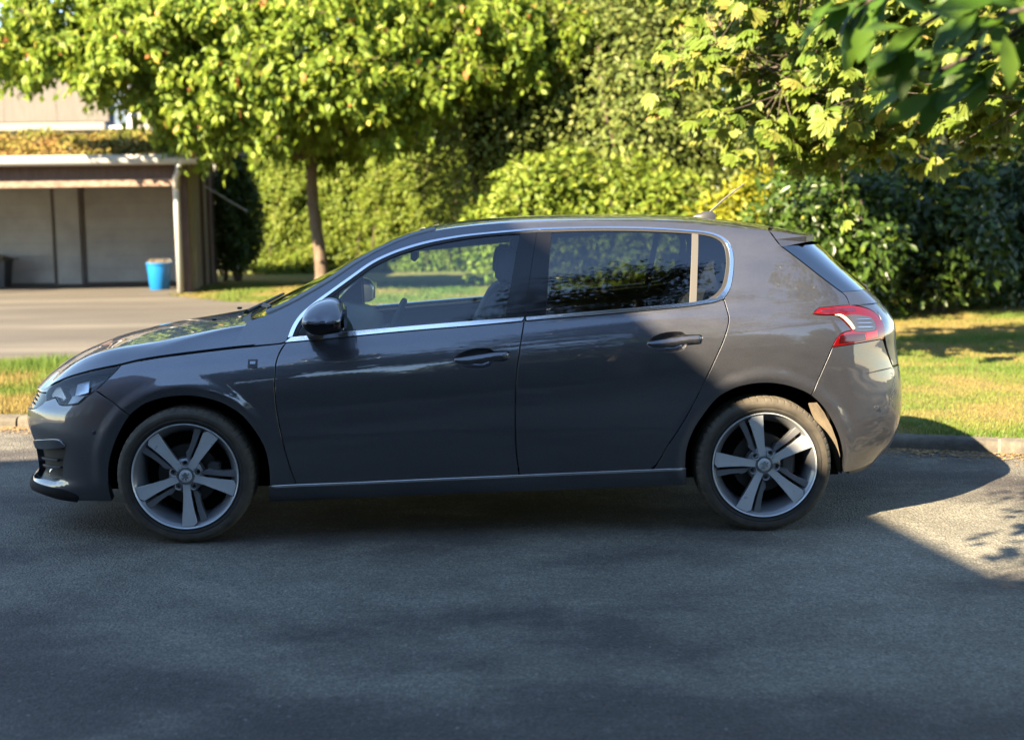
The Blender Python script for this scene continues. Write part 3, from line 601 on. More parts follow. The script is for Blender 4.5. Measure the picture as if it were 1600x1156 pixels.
def panel_geo(P, gap=.0039, holes=(), off=0., depth=.018, du=.03, dz=.009, rim=True, surf=None, nrm=None):
    """triangulated patch over outline P of the body surface, edges turned inwards"""
    surf = surf or S; nrm = nrm or SN
    P = P - onrm(P)*gap
    H = [np.asarray(h)[::-1] + onrm(np.asarray(h))[::-1]*0 for h in holes]
    u0, z0 = P.min(0); u1, z1 = P.max(0)
    gu = np.arange(u0+du*.3, u1, du); gz = np.arange(z0+dz*.3, z1, dz)
    G = np.array([(a + (.5*du if k % 2 else 0), b) for k, b in enumerate(gz) for a in gu]) if len(gu) and len(gz) else np.zeros((0, 2))
    if len(G):
        G = G[inpoly(P, G)]
        if len(G): G = G[edist(P, G) > min(du, dz)*.45]
        for h in holes:
            h = np.asarray(h)
            if len(G): G = G[~inpoly(h, G) & (edist(h, G) > dz*.4)]
    pts = [tuple(p) for p in P]; edges = [(i, (i+1) % len(P)) for i in range(len(P))]; loops = [list(range(len(P)))]
    for h in H:
        k = len(pts); pts += [tuple(p) for p in h]; edges += [(k+i, k+(i+1) % len(h)) for i in range(len(h))]; loops.append(list(range(k, k+len(h))))
    nb = len(pts); pts += [tuple(p) for p in G]
    V2, E2, F2, ov, oe, of = delaunay_2d_cdt([Vector(p) for p in pts], edges, [], 0, 1e-6)
    V2 = np.array([tuple(v) for v in V2]); F2 = np.array([tuple(t) for t in F2], int)
    cen = V2[F2].mean(1); keep = inpoly(P, cen)
    for h in holes: keep &= ~inpoly(np.asarray(h), cen)
    F2 = F2[keep]
    a = V2[F2]; ar = (a[:, 1, 0]-a[:, 0, 0])*(a[:, 2, 1]-a[:, 0, 1]) - (a[:, 1, 1]-a[:, 0, 1])*(a[:, 2, 0]-a[:, 0, 0])
    F2[ar < 0] = F2[ar < 0][:, ::-1]
    X = surf(V2[:, 0], V2[:, 1]); NN = nrm(V2[:, 0], V2[:, 1]); X = X + NN*off
    V = list(X); NV = list(NN); F = [tuple(t) for t in F2]
    if rim:
        inv = {}
        for i, o in enumerate(ov):
            for q in o: inv[q] = i
        for li, L in enumerate(loops):
            q = np.array([pts[i] for i in L]); on = onrm(q)      # outward of the material (holes are listed clockwise)
            idx = [inv.get(i, None) for i in L]
            if any(i is None for i in idx): continue
            e = .002; base = surf(q[:, 0], q[:, 1]); nn = nrm(q[:, 0], q[:, 1]); o3 = surf(q[:, 0]+on[:, 0]*e, q[:, 1]+on[:, 1]*e) - base
            o3 /= (np.linalg.norm(o3, axis=1, keepdims=True) + 1e-12)
            base = base + nn*off
            r1 = base + o3*.0010 - nn*.0012; n1 = nn*.6 + o3*.8; r2 = base + o3*.0014 - nn*.004; r3 = base + o3*.0014 - nn*depth
            k = len(V); n = len(L); V += list(r1) + list(r2) + list(r3); NV += list(n1/np.linalg.norm(n1, axis=1, keepdims=True)) + list(o3) + list(o3)
            for i in range(n):
                j = (i+1) % n
                if abs(q[i, 0]-U0) < .004 and abs(q[j, 0]-U0) < .004 or abs(q[i, 0]-U1) < .004 and abs(q[j, 0]-U1) < .004: continue
                F += [(idx[i], k+i, k+j), (idx[i], k+j, idx[j]), (k+i, k+n+i, k+n+j, k+j), (k+n+i, k+2*n+i, k+2*n+j, k+n+j)]
    return np.array(V), F, np.array(NV)
def panel(name, P, m, parent=None, both=True, far_parent=None, **kw):
    v, f, n = panel_geo(P, **kw); o = put(name, v, f, m, parent, n)
    if both: return o, put(name, v, f, m, far_parent if far_parent else parent, n, far=True)
    return o, None
def rev(c): return list(reversed(c))
def cut(c, a=None, b=None):
    """part of a curve between u = a and u = b"""
    r = rs(c, .01); return [p for p in r if (a is None or p[0] >= a) and (b is None or p[0] <= b)]
def both_mb(name, build, m, parents=(None, None), smooth=True, angle=40):
    mb = MB(); build(mb); os = []
    for far in (False, True):
        o = put(name, mb.v, mb.f, m, parents[1] if far else parents[0], None, smooth, far)
        if smooth: o.data.set_sharp_from_angle(angle=math.radians(angle))
        os.append(o)
    return os
def single(name, mb, m, parent=None, smooth=True, angle=40):
    o = put(name, mb.v, mb.f, m, parent, None, smooth)
    if smooth: o.data.set_sharp_from_angle(angle=math.radians(angle))
    return o

# ---------------------------------------------------------------- body panels
k = K
P_fender = loop(rev(k['hoodline'][1:]), k['fdoor_front'], rev(k['sillline'][:2]), rev(k['farch'][6:]), rev(k['bumpseam']), k['headbot'][8:])
panel('front_fender', P_fender, PAINT)
P_side = loop(k['cowl'], k['rail'], k['spoil'], k['tail'], k['lamptop'], k['lampin'], k['qseam'], rev(k['rarch'][1:16]), rev(k['sillline'][7:]), rev(k['rdoor_rear'][:-2]),
              rev(k['win_top']), k['hoodline'][:4])
panel('rear_quarter_panel', P_side, PAINT)
CUP = np.array(k['cup']); CUP = CUP if .5*np.sum(CUP[:, 0]*np.roll(CUP[:, 1], -1)-np.roll(CUP[:, 0], -1)*CUP[:, 1]) > 0 else CUP[::-1].copy()
CUP_R = CUP + np.array([.867, .059])
cupf, cupr = np.array(loop(list(map(tuple, CUP)) + [tuple(CUP[0])], d=.008)), np.array(loop(list(map(tuple, CUP_R)) + [tuple(CUP_R[0])], d=.008))
P_fd = loop(k['fdoor_front'], k['sillline'][1:5], rev(k['dseam'][4:]), rev(k['belt_lo'][:6]))
FD, FDf = panel('front_door', P_fd, PAINT, holes=[cupf])
P_rd = loop(k['dseam'][4:], k['sillline'][4:7], rev(k['rdoor_rear']), rev(k['belt_lo'][5:]))
RD, RDf = panel('rear_door', P_rd, PAINT, holes=[cupr])
# door handles and the cups behind them
for cup, D, Df, sh, key in ((cupf, FD, FDf, (0, 0), True), (cupr, RD, RDf, (.867, .059), False)):
    c0 = cup.mean(0)
    def dish(u, z, cup=cup):
        Q = np.c_[np.ravel(u), np.ravel(z)]; d = edist(cup, Q); d = np.where(inpoly(cup, Q), d, 0).reshape(np.shape(u))
        return S(u, z) - SN(u, z)*(.005 + .032*np.sqrt(np.clip(d/.024, 0, 1)))[..., None]
    def dishn(u, z, dish=dish):
        e = .002; n = np.cross(dish(u+e, z)-dish(u-e, z), dish(u, z+e)-dish(u, z-e)); return n/(np.linalg.norm(n, axis=-1, keepdims=True)+1e-12)
    v, f, n = panel_geo(cup, gap=-.001, du=.010, dz=.008, rim=False, surf=dish, nrm=dishn)
    put('handle_cup', v, f, PAINT, D, n); put('handle_cup', v, f, PAINT, Df, n, far=True)
    BAR = np.array(k['bar']) + np.array(sh); BAR = loop(list(map(tuple, BAR)) + [tuple(BAR[0])], d=.008)
    def grip(u, z, BAR=BAR):
        Q = np.c_[np.ravel(u), np.ravel(z)]; d = np.where(inpoly(BAR, Q), edist(BAR, Q), 0).reshape(np.shape(u))
        return S(u, z) + SN(u, z)*(.008 + .013*np.sqrt(np.clip(d/.016, 0, 1)))[..., None]
    def gripn(u, z, grip=grip):
        e = .0025; n = np.cross(grip(u+e, z)-grip(u-e, z), grip(u, z+e)-grip(u, z-e)); return n/(np.linalg.norm(n, axis=-1, keepdims=True)+1e-12)
    v, f, n = panel_geo(BAR, gap=0, du=.008, dz=.006, rim=True, depth=.020, surf=grip, nrm=gripn)
    put('door_handle', v, f, PAINT, D, n); put('door_handle', v, f, PAINT, Df, n, far=True)
    if key:
        mb = MB(); p = grip(np.array([1.440]), np.array([.828]))[0]; mb.lathe([(0, -.003), (.006, -.003), (.0075, 0.002)], p, 16); single('key_cap', mb, SATIN, D)
# sill below the chrome line, and the chrome line itself
slo, shi = k['sillbot'], k['sillline']
P_sill = loop(shi, rev(slo))
panel('sill', P_sill, PAINT, gap=.001, depth=.05)
line = rs(shi, .03); strip = loop([(u, z+.0035) for u, z in line], [(u, z-.0055) for u, z in rev(line)])
panel('sill_chrome', strip, CHROME, gap=0, off=.003, depth=.01, du=.03, dz=.004)
# ---------------------------------------------------------------- side windows
def resam(c, n):
    p = np.array(rs(c, .006)); s = np.r_[0, np.cumsum(np.hypot(*np.diff(p, axis=0).T))]; t = np.linspace(0, s[-1], n); return np.c_[np.interp(t, s, p[:, 0]), np.interp(t, s, p[:, 1])]
wt, wi = resam(k['win_top'], 160), resam(k['win_in'], 160)
mid = wt*.50 + wi*.50
def ribbon(a, b): return loop([tuple(p) for p in a], [tuple(p) for p in b[::-1]], d=.015)
i1 = int(np.argmin(np.abs(wt[:120, 0]-1.614)))
chrome = MATS['chrome']
for a, b, D, Df in ((0, i1+1, FD, FDf), (i1, 160, RD, RDf)):
    panel('window_chrome', ribbon(wt[a:b], mid[a:b]), CHROME, D, far_parent=Df, gap=.0006, off=.005, depth=.012, du=.02, dz=.006)
    panel('window_seal', ribbon(mid[a:b], wi[a:b]), SEAL, D, far_parent=Df, gap=0, off=.001, depth=.012, du=.02, dz=.006)
bl, bh = cut(k['belt_lo'], .458, 1.535), cut(k['belt_hi'], .47, 1.537)
panel('belt_chrome', loop(bl, rev(bh)), CHROME, FD, far_parent=FDf, gap=.0006, off=.006, depth=.014, du=.03, dz=.006)
bl, bh = cut(k['belt_lo'], 1.539), cut(k['belt_hi'], 1.541)
panel('belt_chrome', loop(bl, rev(bh)), CHROME, RD, far_parent=RDf, gap=.0006, off=.006, depth=.014, du=.03, dz=.006)
gb = rs(k['belt_hi'], .02)
def below(c): return [(u, z-.004) for u, z in c]
g1 = loop(cut(k['win_in'], .50, 1.531), k['glass_f_rear'], rev(cut(below(k['belt_hi']), .50, 1.447)))
# front quarter light bar and glass
panel('window_glass', g1, GLASS, FD, far_parent=FDf, gap=0, off=-.004, rim=False)
panel('window_bar', loop([(.686, .932), (.686, 1.120)], [(.694, 1.126), (.694, .932)], d=.02), SEAL, FD, far_parent=FDf, gap=0, off=.001, depth=.006)
panel('pillar_cover', loop(k['glass_f_rear'], below([(1.447, .990), (1.537, .996)]), rev(k['dseam'][:5]), [(1.614, 1.372), (1.531, 1.366)], d=.02), BLACKG, FD, far_parent=FDf, gap=.0015, off=.001)
panel('pillar_cover', loop(k['dseam'][:5], below([(1.539, .996), (1.637, 1.003)]), rev(k['bp_rear']), [(1.682, 1.373), (1.616, 1.372)], d=.02), BLACKG, RD, far_parent=RDf, gap=.0015, off=.001)
win_hi = [p for p in rs(k['win_in'], .015)]
top2 = [p for p in win_hi if 1.682 <= p[0] <= 2.331 and p[1] > 1.2]; top3 = [p for p in win_hi if (p[0] >= 2.361 and p[1] > 1.3) or (p[0] > 2.381 and p[1] > 1.06)]
panel('window_glass', loop(k['bp_rear'], below(cut(k['belt_hi'], 1.637, 2.288)), rev(k['div']), rev(top2), d=.02), PRIV, RD, far_parent=RDf, gap=0, off=-.004, rim=False)
panel('quarter_glass', loop(k['div2'], below(cut(k['belt_hi'], 2.321)), rev(top3), d=.02), PRIV, RD, far_parent=RDf, gap=0, off=-.004, rim=False)
panel('window_divider', loop(k['div'], rev(k['div2']), d=.02), mat('grey divider', (.055, .052, .048), .5, 0), RD, far_parent=RDf, gap=.001, off=.001, depth=.01)
panel('mirror_sail', loop([(.512, .926), (.540, .975), (.605, 1.045), (.684, 1.108)], [(.684, .935)], [(.512, .926)], d=.02), BLACKP, FD, far_parent=FDf, gap=.002, off=.002)
# ---------------------------------------------------------------- bumpers
INS = loop(k['insert'] + [k['insert'][0]], d=.015)
P_fb = loop([(U0, .20), (U0, .575)], [(U0, .575), (-1.0, .578), (-.82, .592), (-.745, .618), (-.726, .635)], k['headbot'][:9], k['bumpseam'], rev(k['farch'][:7]), k['fbump_bot'], [(-.915, .205), (-1.2, .200), (U0, .198)], d=.02)
FBN, FBF = panel('front_bumper', P_fb, PAINT, holes=[INS], depth=.03)
panel('bumper_insert', INS, BLACKP, FBN, far_parent=FBF, gap=-.004, off=-.030, rim=False, du=.03)
panel('bumper_accent', loop(k['accent'] + [k['accent'][0]], d=.012), mat('smoked chrome', (.30, .30, .31), .12, 1.0), FBN, far_parent=FBF, gap=0, off=.007, depth=.014, du=.02, dz=.008)
for z0, ua, ub in ((.352, -.86, -.655), (.318, -.86, -.640)):
    panel('insert_slat', loop([(ua, z0), (ub, z0+.012)], [(ub+.004, z0+.004), (ua, z0-.008)], d=.02), GREYP, FBN, far_parent=FBF, gap=0, off=-.010, depth=.012, du=.02, dz=.006)
both_mb('fog_lamp', lambda mb: mb.lathe([(0, -.012), (.024, -.010), (.030, -.002), (.030, .03)], tuple(S(np.array([-.70]), np.array([.293]))[0] + np.array([.004, .030, 0])), 20), LENS, (FBN, FBF))
panel('lower_lip', loop([(U0, .235), (U0, .195)], [(U0, .195), (-1.1, .196), (-.915, .200), (-.78, .197), (-.664, .182), (-.56, .173)], [(-.56, .173), (-.54, .20), (-.60, .228), (-.70, .236), (-.85, .240), (-1.02, .238), (U0, .235)], d=.02), mat('matt black lip', (.010, .010, .011), .75, 0, .15), FBN, far_parent=FBF, gap=.001, off=.006, depth=.02)
panel('grille', loop([(U0, .582), (U0, .652)], [(U0, .652), (-1.1, .655), (-.9, .662), (-.765, .668)], [(-.765, .668), (-.757, .65), (-.738, .632)], [(-.75, .622), (-.82, .598), (-1.0, .584), (U0, .582)], d=.02), BLACKG, gap=.001, off=-.012, rim=False)
for zz in (.598, .615, .632):
    panel('grille_bar', loop([(U0, zz), (-.86, zz+.012)], [(-.85, zz+.019), (U0, zz+.007)], d=.04), BLACKP, gap=0, off=-.006, rim=False)
both_mb('parking_sensor', lambda mb: mb.lathe([(0, -.003), (.009, -.003), (.011, .002)], tuple(S(np.array([-.414]), np.array([.507]))[0]), 18), PAINT, (FBN, FBF))
P_rb = loop(rev(k['qseam']), k['lampbot'], [(3.233, .856), (3.262, .80), (3.292, .748), (3.312, .722)], [(3.312, .722), (3.6, .715), (U1, .712)], [(U1, .712), (U1, .33)], [(U1, .33), (3.62, .335), (3.46, .332), (3.41, .328), (3.32, .296), (3.183, .262), (3.067, .248), (3.016, .248)], rev(k['rarch'][15:]), d=.02)
RBN, RBF = panel('rear_bumper', P_rb, PAINT, depth=.03)
both_mb('parking_sensor', lambda mb: mb.lathe([(0, -.005), (.010, -.005), (.0125, .002)], tuple(S(np.array([3.168]), np.array([.546]))[0]), 18), SATIN, (RBN, RBF))
panel('bumper_skirt', loop([(3.06, .252), (3.183, .270), (3.32, .305), (3.42, .336)], [(3.42, .336), (3.60, .34), (U1, .34)], [(U1, .30), (3.6, .30), (3.45, .298), (3.32, .262), (3.18, .236), (3.06, .236)], d=.02), GREYP, RBN, far_parent=RBF, gap=0, off=-.006, depth=.02)
panel('crease_shade_strip', loop([(3.10, .708), (3.20, .719), (3.30, .7235)], [(3.30, .7195), (3.20, .714), (3.10, .7055)], d=.02), BLACKP, RBN, far_parent=RBF, gap=0, off=.0008, rim=False, du=.02, dz=.003)  # black strip drawn in as the shade line of the crease
# scuffs of bare primer on the rear corner
SCUFF = mat('chipped primer', (.30, .30, .30), .7)
rg = np.random.default_rng(3)
mb = MB()
for i in range(60):
    uu = 3.300 + rg.normal()*.022; zz = .625 + (uu-3.30)*1.3 + rg.normal()*.040; l = rg.uniform(.0015, .0055); w = rg.uniform(.0008, .0018); a = rg.uniform(.6, 1.6)
    q = np.array([(uu + l*math.cos(a) - w*math.sin(a), zz + l*math.sin(a) + w*math.cos(a)), (uu - l*math.cos(a) - w*math.sin(a), zz - l*math.sin(a) + w*math.cos(a)), (uu - l*math.cos(a) + w*math.sin(a), zz - l*math.sin(a) - w*math.cos(a)), (uu + l*math.cos(a) + w*math.sin(a), zz + l*math.sin(a) - w*math.cos(a))])
    p = S(q[:, 0], q[:, 1]) + SN(q[:, 0], q[:, 1])*.0012; mb.add(p, [(0, 1, 2, 3)])
tag(single('paint_scuff', mb, SCUFF, RBN, smooth=False), kind='stuff')
# ---------------------------------------------------------------- lamps
RED = mat('red lamp lens', (.085, .0015, .0025), .08, 0, .5, 1.0, .02)
REDB = mat('bright red lamp lens', (.22, .003, .004), .10, 0, .5, 1.0, .02, build=lambda nt, b: (b.inputs.__getitem__('Emission Color').__setattr__('default_value', (0, 0, 0, 1))))
SMOKE = mat('smoked lamp lens', (.035, .035, .042), .10, 0, .5, 1.0, .02)
WHITE = mat('white reflector', (.92, .92, .92), .25)
SILV = mat('lamp reflector', (.75, .76, .80), .10, 1.0)
TL = loop(rev(k['lamptop']), [(3.066, 1.018), (3.14, 1.005), (3.20, .985), (3.238, .95), (3.250, .91), (3.245, .875), (3.233, .856)], rev(k['lampbot']), rev(k['lampin']), d=.012)
TLN, TLF = panel('tail_lamp', TL, RED, gap=.0015, off=.004, depth=.03, du=.02, dz=.01)
panel('lamp_window', loop([(2.992, .972), (3.04, .976), (3.10, .972), (3.165, .960)], [(3.180, .945), (3.183, .915), (3.170, .902)], [(3.12, .899), (3.062, .904), (3.035, .925), (3.01, .952), (2.992, .972)], d=.012), SMOKE, TLN, far_parent=TLF, gap=0, off=.006, depth=.004, du=.02, dz=.01)
panel('lamp_bar', loop([(2.965, .979), (2.995, .968), (3.024, .940), (3.046, .911)], [(3.056, .916), (3.036, .947), (3.006, .974), (2.985, .980)], d=.012), mat('cream lamp bar', (.46, .43, .34), .3), TLN, far_parent=TLF, gap=0, off=.008, depth=.006, du=.01, dz=.006)
panel('lamp_bar', loop([(2.90, 1.002), (2.99, 1.006), (3.08, 1.004)], [(3.08, .990), (2.99, .990), (2.90, .992)], d=.012), mat('purple tinted lens', (.045, .006, .016), .1, coat=1), TLN, far_parent=TLF, gap=0, off=.006, depth=.004, du=.02, dz=.006)
panel('lamp_bar', loop([(2.975, .886), (3.04, .890), (3.11, .888)], [(3.105, .862), (3.04, .856), (2.968, .852)], d=.012), mat('deep red lens', (.022, .001, .0015), .1, coat=1), TLN, far_parent=TLF, gap=0, off=.006, depth=.004, du=.02, dz=.006)
panel('lamp_bar', loop([(3.120, .893), (3.16, .896), (3.19, .90)], [(3.19, .872), (3.15, .866), (3.11, .862)], d=.012), REDB, TLN, far_parent=TLF, gap=0, off=.006, depth=.004, du=.02, dz=.006)
for zz in (.918, .935, .952):
    panel('lamp_fin', loop([(3.06, zz), (3.165, zz-.003)], [(3.165, zz+.001), (3.06, zz+.004)], d=.02), SATIN, TLN, far_parent=TLF, gap=0, off=.0085, rim=False, du=.02, dz=.004)
HL = loop(rev(k['headtop']), rev(k['headbot']), rev(k['headleft']), d=.012)
HLN, HLF = panel('headlamp', HL, LENS, gap=.002, off=.0, rim=False, du=.02, dz=.012)
panel('lamp_housing', HL, BLACKG, HLN, far_parent=HLF, gap=-.002, off=-.045, rim=False, du=.03, dz=.015)
panel('lamp_edge', HL, BLACKP, HLN, far_parent=HLF, gap=.0, off=-.003, depth=.045, holes=[HL - onrm(HL)*.005], du=9, dz=9)
panel('lamp_reflector', loop([(-.56, .735), (-.485, .748)], [(-.475, .69), (-.555, .672)], d=.015), mat('clear lamp bowl', (.35, .37, .40), .12, 1.0), HLN, far_parent=HLF, gap=0, off=-.034, depth=.012)
def tilt(P, zlo, zhi, o0, o1):
    """patch whose offset from the body runs from o0 at zlo to o1 at zhi"""
    sf = lambda u, z: S(u, z) + SN(u, z)*(o0 + (o1-o0)*np.clip((z-zlo)/(zhi-zlo), -.2, 1.2))[..., None]
    def nf(u, z):
        e = .002; n_ = np.cross(sf(u+e, z)-sf(u-e, z), sf(u, z+e)-sf(u, z-e)); return n_/(np.linalg.norm(n_, axis=-1, keepdims=True)+1e-12)
    return panel_geo(P, gap=0, du=.015, dz=.008, rim=False, surf=sf, nrm=nf)
for P_, lo, hi, a0, a1, nm, mm in ((loop([(-.578, .672), (-.500, .680)], [(-.510, .640), (-.560, .630)], d=.015), .632, .678, -.004, -.045, 'daytime_light', WHITE), (loop([(-.47, .768), (-.40, .779), (-.33, .792)], [(-.35, .776), (-.42, .762), (-.49, .746)], d=.015), .746, .790, -.010, -.045, 'lamp_reflector', SILV)):
    v, f, n = tilt(P_, lo, hi, a0, a1); put(nm, v, f, mm, HLN, n); put(nm, v, f, mm, HLF, n, far=True)
panel('lamp_reflector', loop([(-.725, .665), (-.70, .700), (-.665, .705)], [(-.60, .658), (-.63, .640), (-.69, .650)], d=.015), mat('tan reflection patch', (.50, .46, .40), .3, .8), HLN, far_parent=HLF, gap=0, off=-.02, depth=.012)  # tan patch painting in a reflection at the front of the lamp
# ---------------------------------------------------------------- bonnet, windscreen, roof, tailgate
zc_hood = Pch([(-.835, .655), (-.825, .672), (-.81, .695), (-.773, .735), (-.69, .783), (-.607, .822), (-.443, .880), (-.216, .927), (.044, .962), (.20, .982), (.30, .99)])
Fh = Pch([(0, 0), (.02, .13), (.05, .31), (.08, .45), (.095, .505), (.11, .54), (.2, .65), (.35, .80), (.55, .94), (.7, .985), (.81, 1.0)])
Fn = Pch([(0, 0), (.06, .20), (.13, .39), (.25, .60), (.45, .85), (.65, .97), (.81, 1.0)])
Fh2 = Pch([(0, 0), (.015, .33), (.030, .62), (.043, .82), (.052, .905), (.062, .945), (.09, .972), (.2, .99), (.4, 1.0), (.81, 1.0)])
def loft(name, side, centre, m, F, parent=None, nrow=40, ncol=44, G=None, off=0., thick=0):
    """rows between a flank curve (u, z) on the body and a centre curve (x, z), mirrored across"""
    s = resam(side, nrow); c = resam(centre, nrow); A = S(s[:, 0], s[:, 1])
    w = np.linspace(0, 1, ncol)**1.6
    rows = []
    for i in range(nrow):
        a = A[i]; g = G(w) if G else w
        fw = F(w*.81)
        if F is Fh:
            t_ = i/(nrow-1); e0 = 1-float(_ss(.35, .62, t_)); e = float(_ss(.72, 1., t_)); fw = (fw*(1-e0) + e0*Fn(w*.81))*(1-e) + e*Fh2(w*.81)
        y = a[1] + (YC-a[1])*w; z = a[2] + (c[i, 1]-a[2])*fw; x = a[0] + (c[i, 0]-a[0])*(g*(2-g))
        if F is Fh: x = x + .090*fw*(1-w)**2*float(_ss(.6, 1., i/(nrow-1)))
        near = np.c_[x, y, z]; far = near[:-1][::-1].copy(); far[:, 1] = 2*YC - far[:, 1]; rows.append(np.vstack([near, far]))
    R = np.array(rows); nr, nc = R.shape[:2]; du = np.gradient(R, axis=0); dv = np.gradient(R, axis=1); n = np.cross(du, dv); n /= (np.linalg.norm(n, axis=2, keepdims=True)+1e-12)
    if n[nr//2, nc//2, 2] < 0: n = -n; fl = True
    else: fl = False
    R = R + n*off
    V = R.reshape(-1, 3); f = []
    for i in range(nr-1):
        for j in range(nc-1):
            q = (i*nc+j, (i+1)*nc+j, (i+1)*nc+j+1, i*nc+j+1); f.append(q[::-1] if fl else q)
    NV = n.reshape(-1, 3)
    # turned-down rim
    ring = [(0, j) for j in range(nc)] + [(i, nc-1) for i in range(1, nr)] + [(nr-1, j) for j in range(nc-2, -1, -1)] + [(i, 0) for i in range(nr-2, 0, -1)]
    if thick:
        kk = len(V); rp = np.array([R[a] - n[a]*thick for a in ring]); V = np.vstack([V, rp]); NV = np.vstack([NV, np.array([n[a] for a in ring])])
        for t in range(len(ring)):
            b = (t+1) % len(ring); q = (ring[t][0]*nc+ring[t][1], ring[b][0]*nc+ring[b][1], kk+b, kk+t); f.append(q)
    return put(name, V, f, m, parent, NV)
hood_side = [(U0+.002, .658), (-1.25, .661), (-1.0, .668), (-.85, .678), (-.765, .690)] + [(u, z+.010) for u, z in rev(k['headtop'][:-2])][1:] + [(u, z+.0085) for u, z in rev(k['hoodline'][3:-1])]
A_ = S(np.array([p[0] for p in hood_side]), np.array([p[1] for p in hood_side]))
hc = [(float(np.interp(t, [0, 1], [0, 1])), 0) for t in (0, 1)]
def hood():
    s = resam(hood_side, 70); A = S(s[:, 0], s[:, 1]); xs = A[:, 0]
    # the centre of each row lies ahead of its flank end; the nose row collapses to the tip
    t = np.linspace(0, 1, 70); xc = np.where(True, xs - .06*np.clip((xs+.4)/.6, 0, 1) + .0, 0)
    c = np.c_[xc, zc_hood(xc)]; return s, c
s_, c_ = hood()
HOOD = loft('bonnet', [tuple(p) for p in s_], [tuple(p) for p in c_], PAINT, Fh, nrow=70, ncol=52, thick=.02)
hl_ = rs(rev(k['headtop'][:-1]) + rev(k['hoodline'][2:-1]), .02); panel('bonnet_gap_shade', loop([(u, z+.0085) for u, z in hl_], [(u, z-.001) for u, z in rev(hl_)]), DARK, HOOD, far_parent=HOOD, gap=0, off=.0005, rim=False, du=.02, dz=.004)  # dark strip painting in the shade of the bonnet shut line
Fr = Pch([(0, 0), (.03, .20), (.08, .42), (.16, .62), (.28, .79), (.45, .92), (.62, .98), (.81, 1.0)])
zc_top = Spl([(.10, .935), (.205, .99), (.305, 1.039), (.404, 1.089), (.535, 1.153), (.699, 1.239), (.863, 1.319), (.945, 1.355), (1.107, 1.398), (1.27, 1.420), (1.432, 1.434), (1.675, 1.444), (2.032, 1.443), (2.358, 1.432), (2.521, 1.416), (2.767, 1.380), (3.014, 1.331)])
def top_loft(name, a, b, m, lead0, lead1, nrow=40, ncol=40, **kw):
    side = [p for p in rs(k['rail'] + [(2.80, 1.352), (2.90, 1.335)], .012) if a <= p[0] <= b]; s = resam(side, nrow)
    A = S(s[:, 0], s[:, 1]); xc = A[:, 0] + np.linspace(lead0, lead1, nrow); c = np.c_[xc, zc_top(xc)]
    return loft(name, [tuple(p) for p in s], [tuple(p) for p in c], m, Fr, nrow=nrow, ncol=ncol, **kw)
WS = top_loft('windscreen', .311, 1.105, SCREEN, -.10, -.05, off=-.003)
ROOF = top_loft('roof', 1.11, 2.70, PAINT, -.05, .10, nrow=60, thick=.012)
SPO = top_loft('roof_spoiler', 2.712, 2.90, PAINT, .10, .12, nrow=16, thick=.0)
# underside and flank of the spoiler
tip = S(np.array([2.90]), np.array([1.335]))[0]; low = S(np.array([2.757]), np.array([1.288]))[0]; fr = S(np.array([2.712]), np.array([1.362]))[0]
def spo(mb):
    back = tip + np.array([.0, .004, -.028])
    mb.add([fr, tip, back, low, S(np.array([2.735]), np.array([1.322]))[0]], [(0, 4, 3, 2, 1)])
both_mb('spoiler_end', spo, PAINT, (SPO, SPO), smooth=False)
mb = MB(); n = 12; vv = []; 
for i in range(n+1):
    w = i/n; y = tip[1] + (2*YC-2*tip[1])*w; bul = 4*w*(1-w); xr = tip[0] + .12*(1-(1-bul)**1.5); zr = tip[2] + (zc_top(tip[0]+.12)-tip[2])*bul
    vv += [(xr, y, float(zr)), (xr, y, float(zr)-.028), (low[0] + .10*bul, y + (.5-w)*.12, low[2] + .02*bul)]
mb.add(vv, [q for i in range(n) for q in ((3*i, 3*i+3, 3*i+4, 3*i+1), (3*i+1, 3*i+4, 3*i+5, 3*i+2))]); single('spoiler_underside', mb, BLACKP, SPO)
# tailgate: upper glass between the quarter panels, painted lower part
tg = rs(k['tail'], .015); tgs = resam(k['tail'], 30); A = S(tgs[:, 0], tgs[:, 1]); zt = A[:, 2]
xc = np.interp(zt, [1.01, 1.03, 1.085, 1.189, 1.295], [3.285, 3.262, 3.200, 3.09, 2.985])
Ft = Pch([(0, 0), (.05, .38), (.12, .66), (.22, .84), (.4, .95), (.81, 1.0)])
def tail_loft(name, i0, i1, m, off=0., parent=None):
    rows = []
    for i in range(i0, i1):
        w = np.linspace(0, 1, 30)**1.5; a = A[i]; y = a[1] + (YC-a[1])*w; x = a[0] + (xc[i]-a[0])*Ft(w*.81); z = a[2] + .012*w
        near = np.c_[x, y, z]; far = near[:-1][::-1].copy(); far[:, 1] = 2*YC-far[:, 1]; rows.append(np.vstack([near, far]))
    R = np.array(rows); nr, nc = R.shape[:2]; n = np.cross(np.gradient(R, axis=0), np.gradient(R, axis=1)); n /= np.linalg.norm(n, axis=2, keepdims=True)
    if n[nr//2, nc//2, 0] < 0: n = -n
    f = [(i*nc+j, (i+1)*nc+j, (i+1)*nc+j+1, i*nc+j+1) for i in range(nr-1) for j in range(nc-1)]
    return put(name, (R+n*off).reshape(-1, 3), f, m, parent, n.reshape(-1, 3))
TGN, TGF = panel('tailgate', loop([(3.252, .99), (3.247, .91), (3.248, .87), (3.262, .83), (3.285, .775), (3.312, .727)], [(3.312, .727), (3.6, .72), (U1, .717)], [(U1, .717), (U1, 1.045)], [(U1, 1.045), (3.6, 1.045), (3.35, 1.042), (3.15, 1.035), (3.070, 1.022)], [(3.070, 1.022), (3.14, 1.010), (3.205, .988), (3.244, .955)], d=.02), PAINT)
tail_loft('rear_glass', 0, 25, glass('black rear glass', (.05, .05, .05), 0, 4.0), off=.002, parent=TGN)
tail_loft('tailgate_frame', 24, 30, PAINT, parent=TGN)
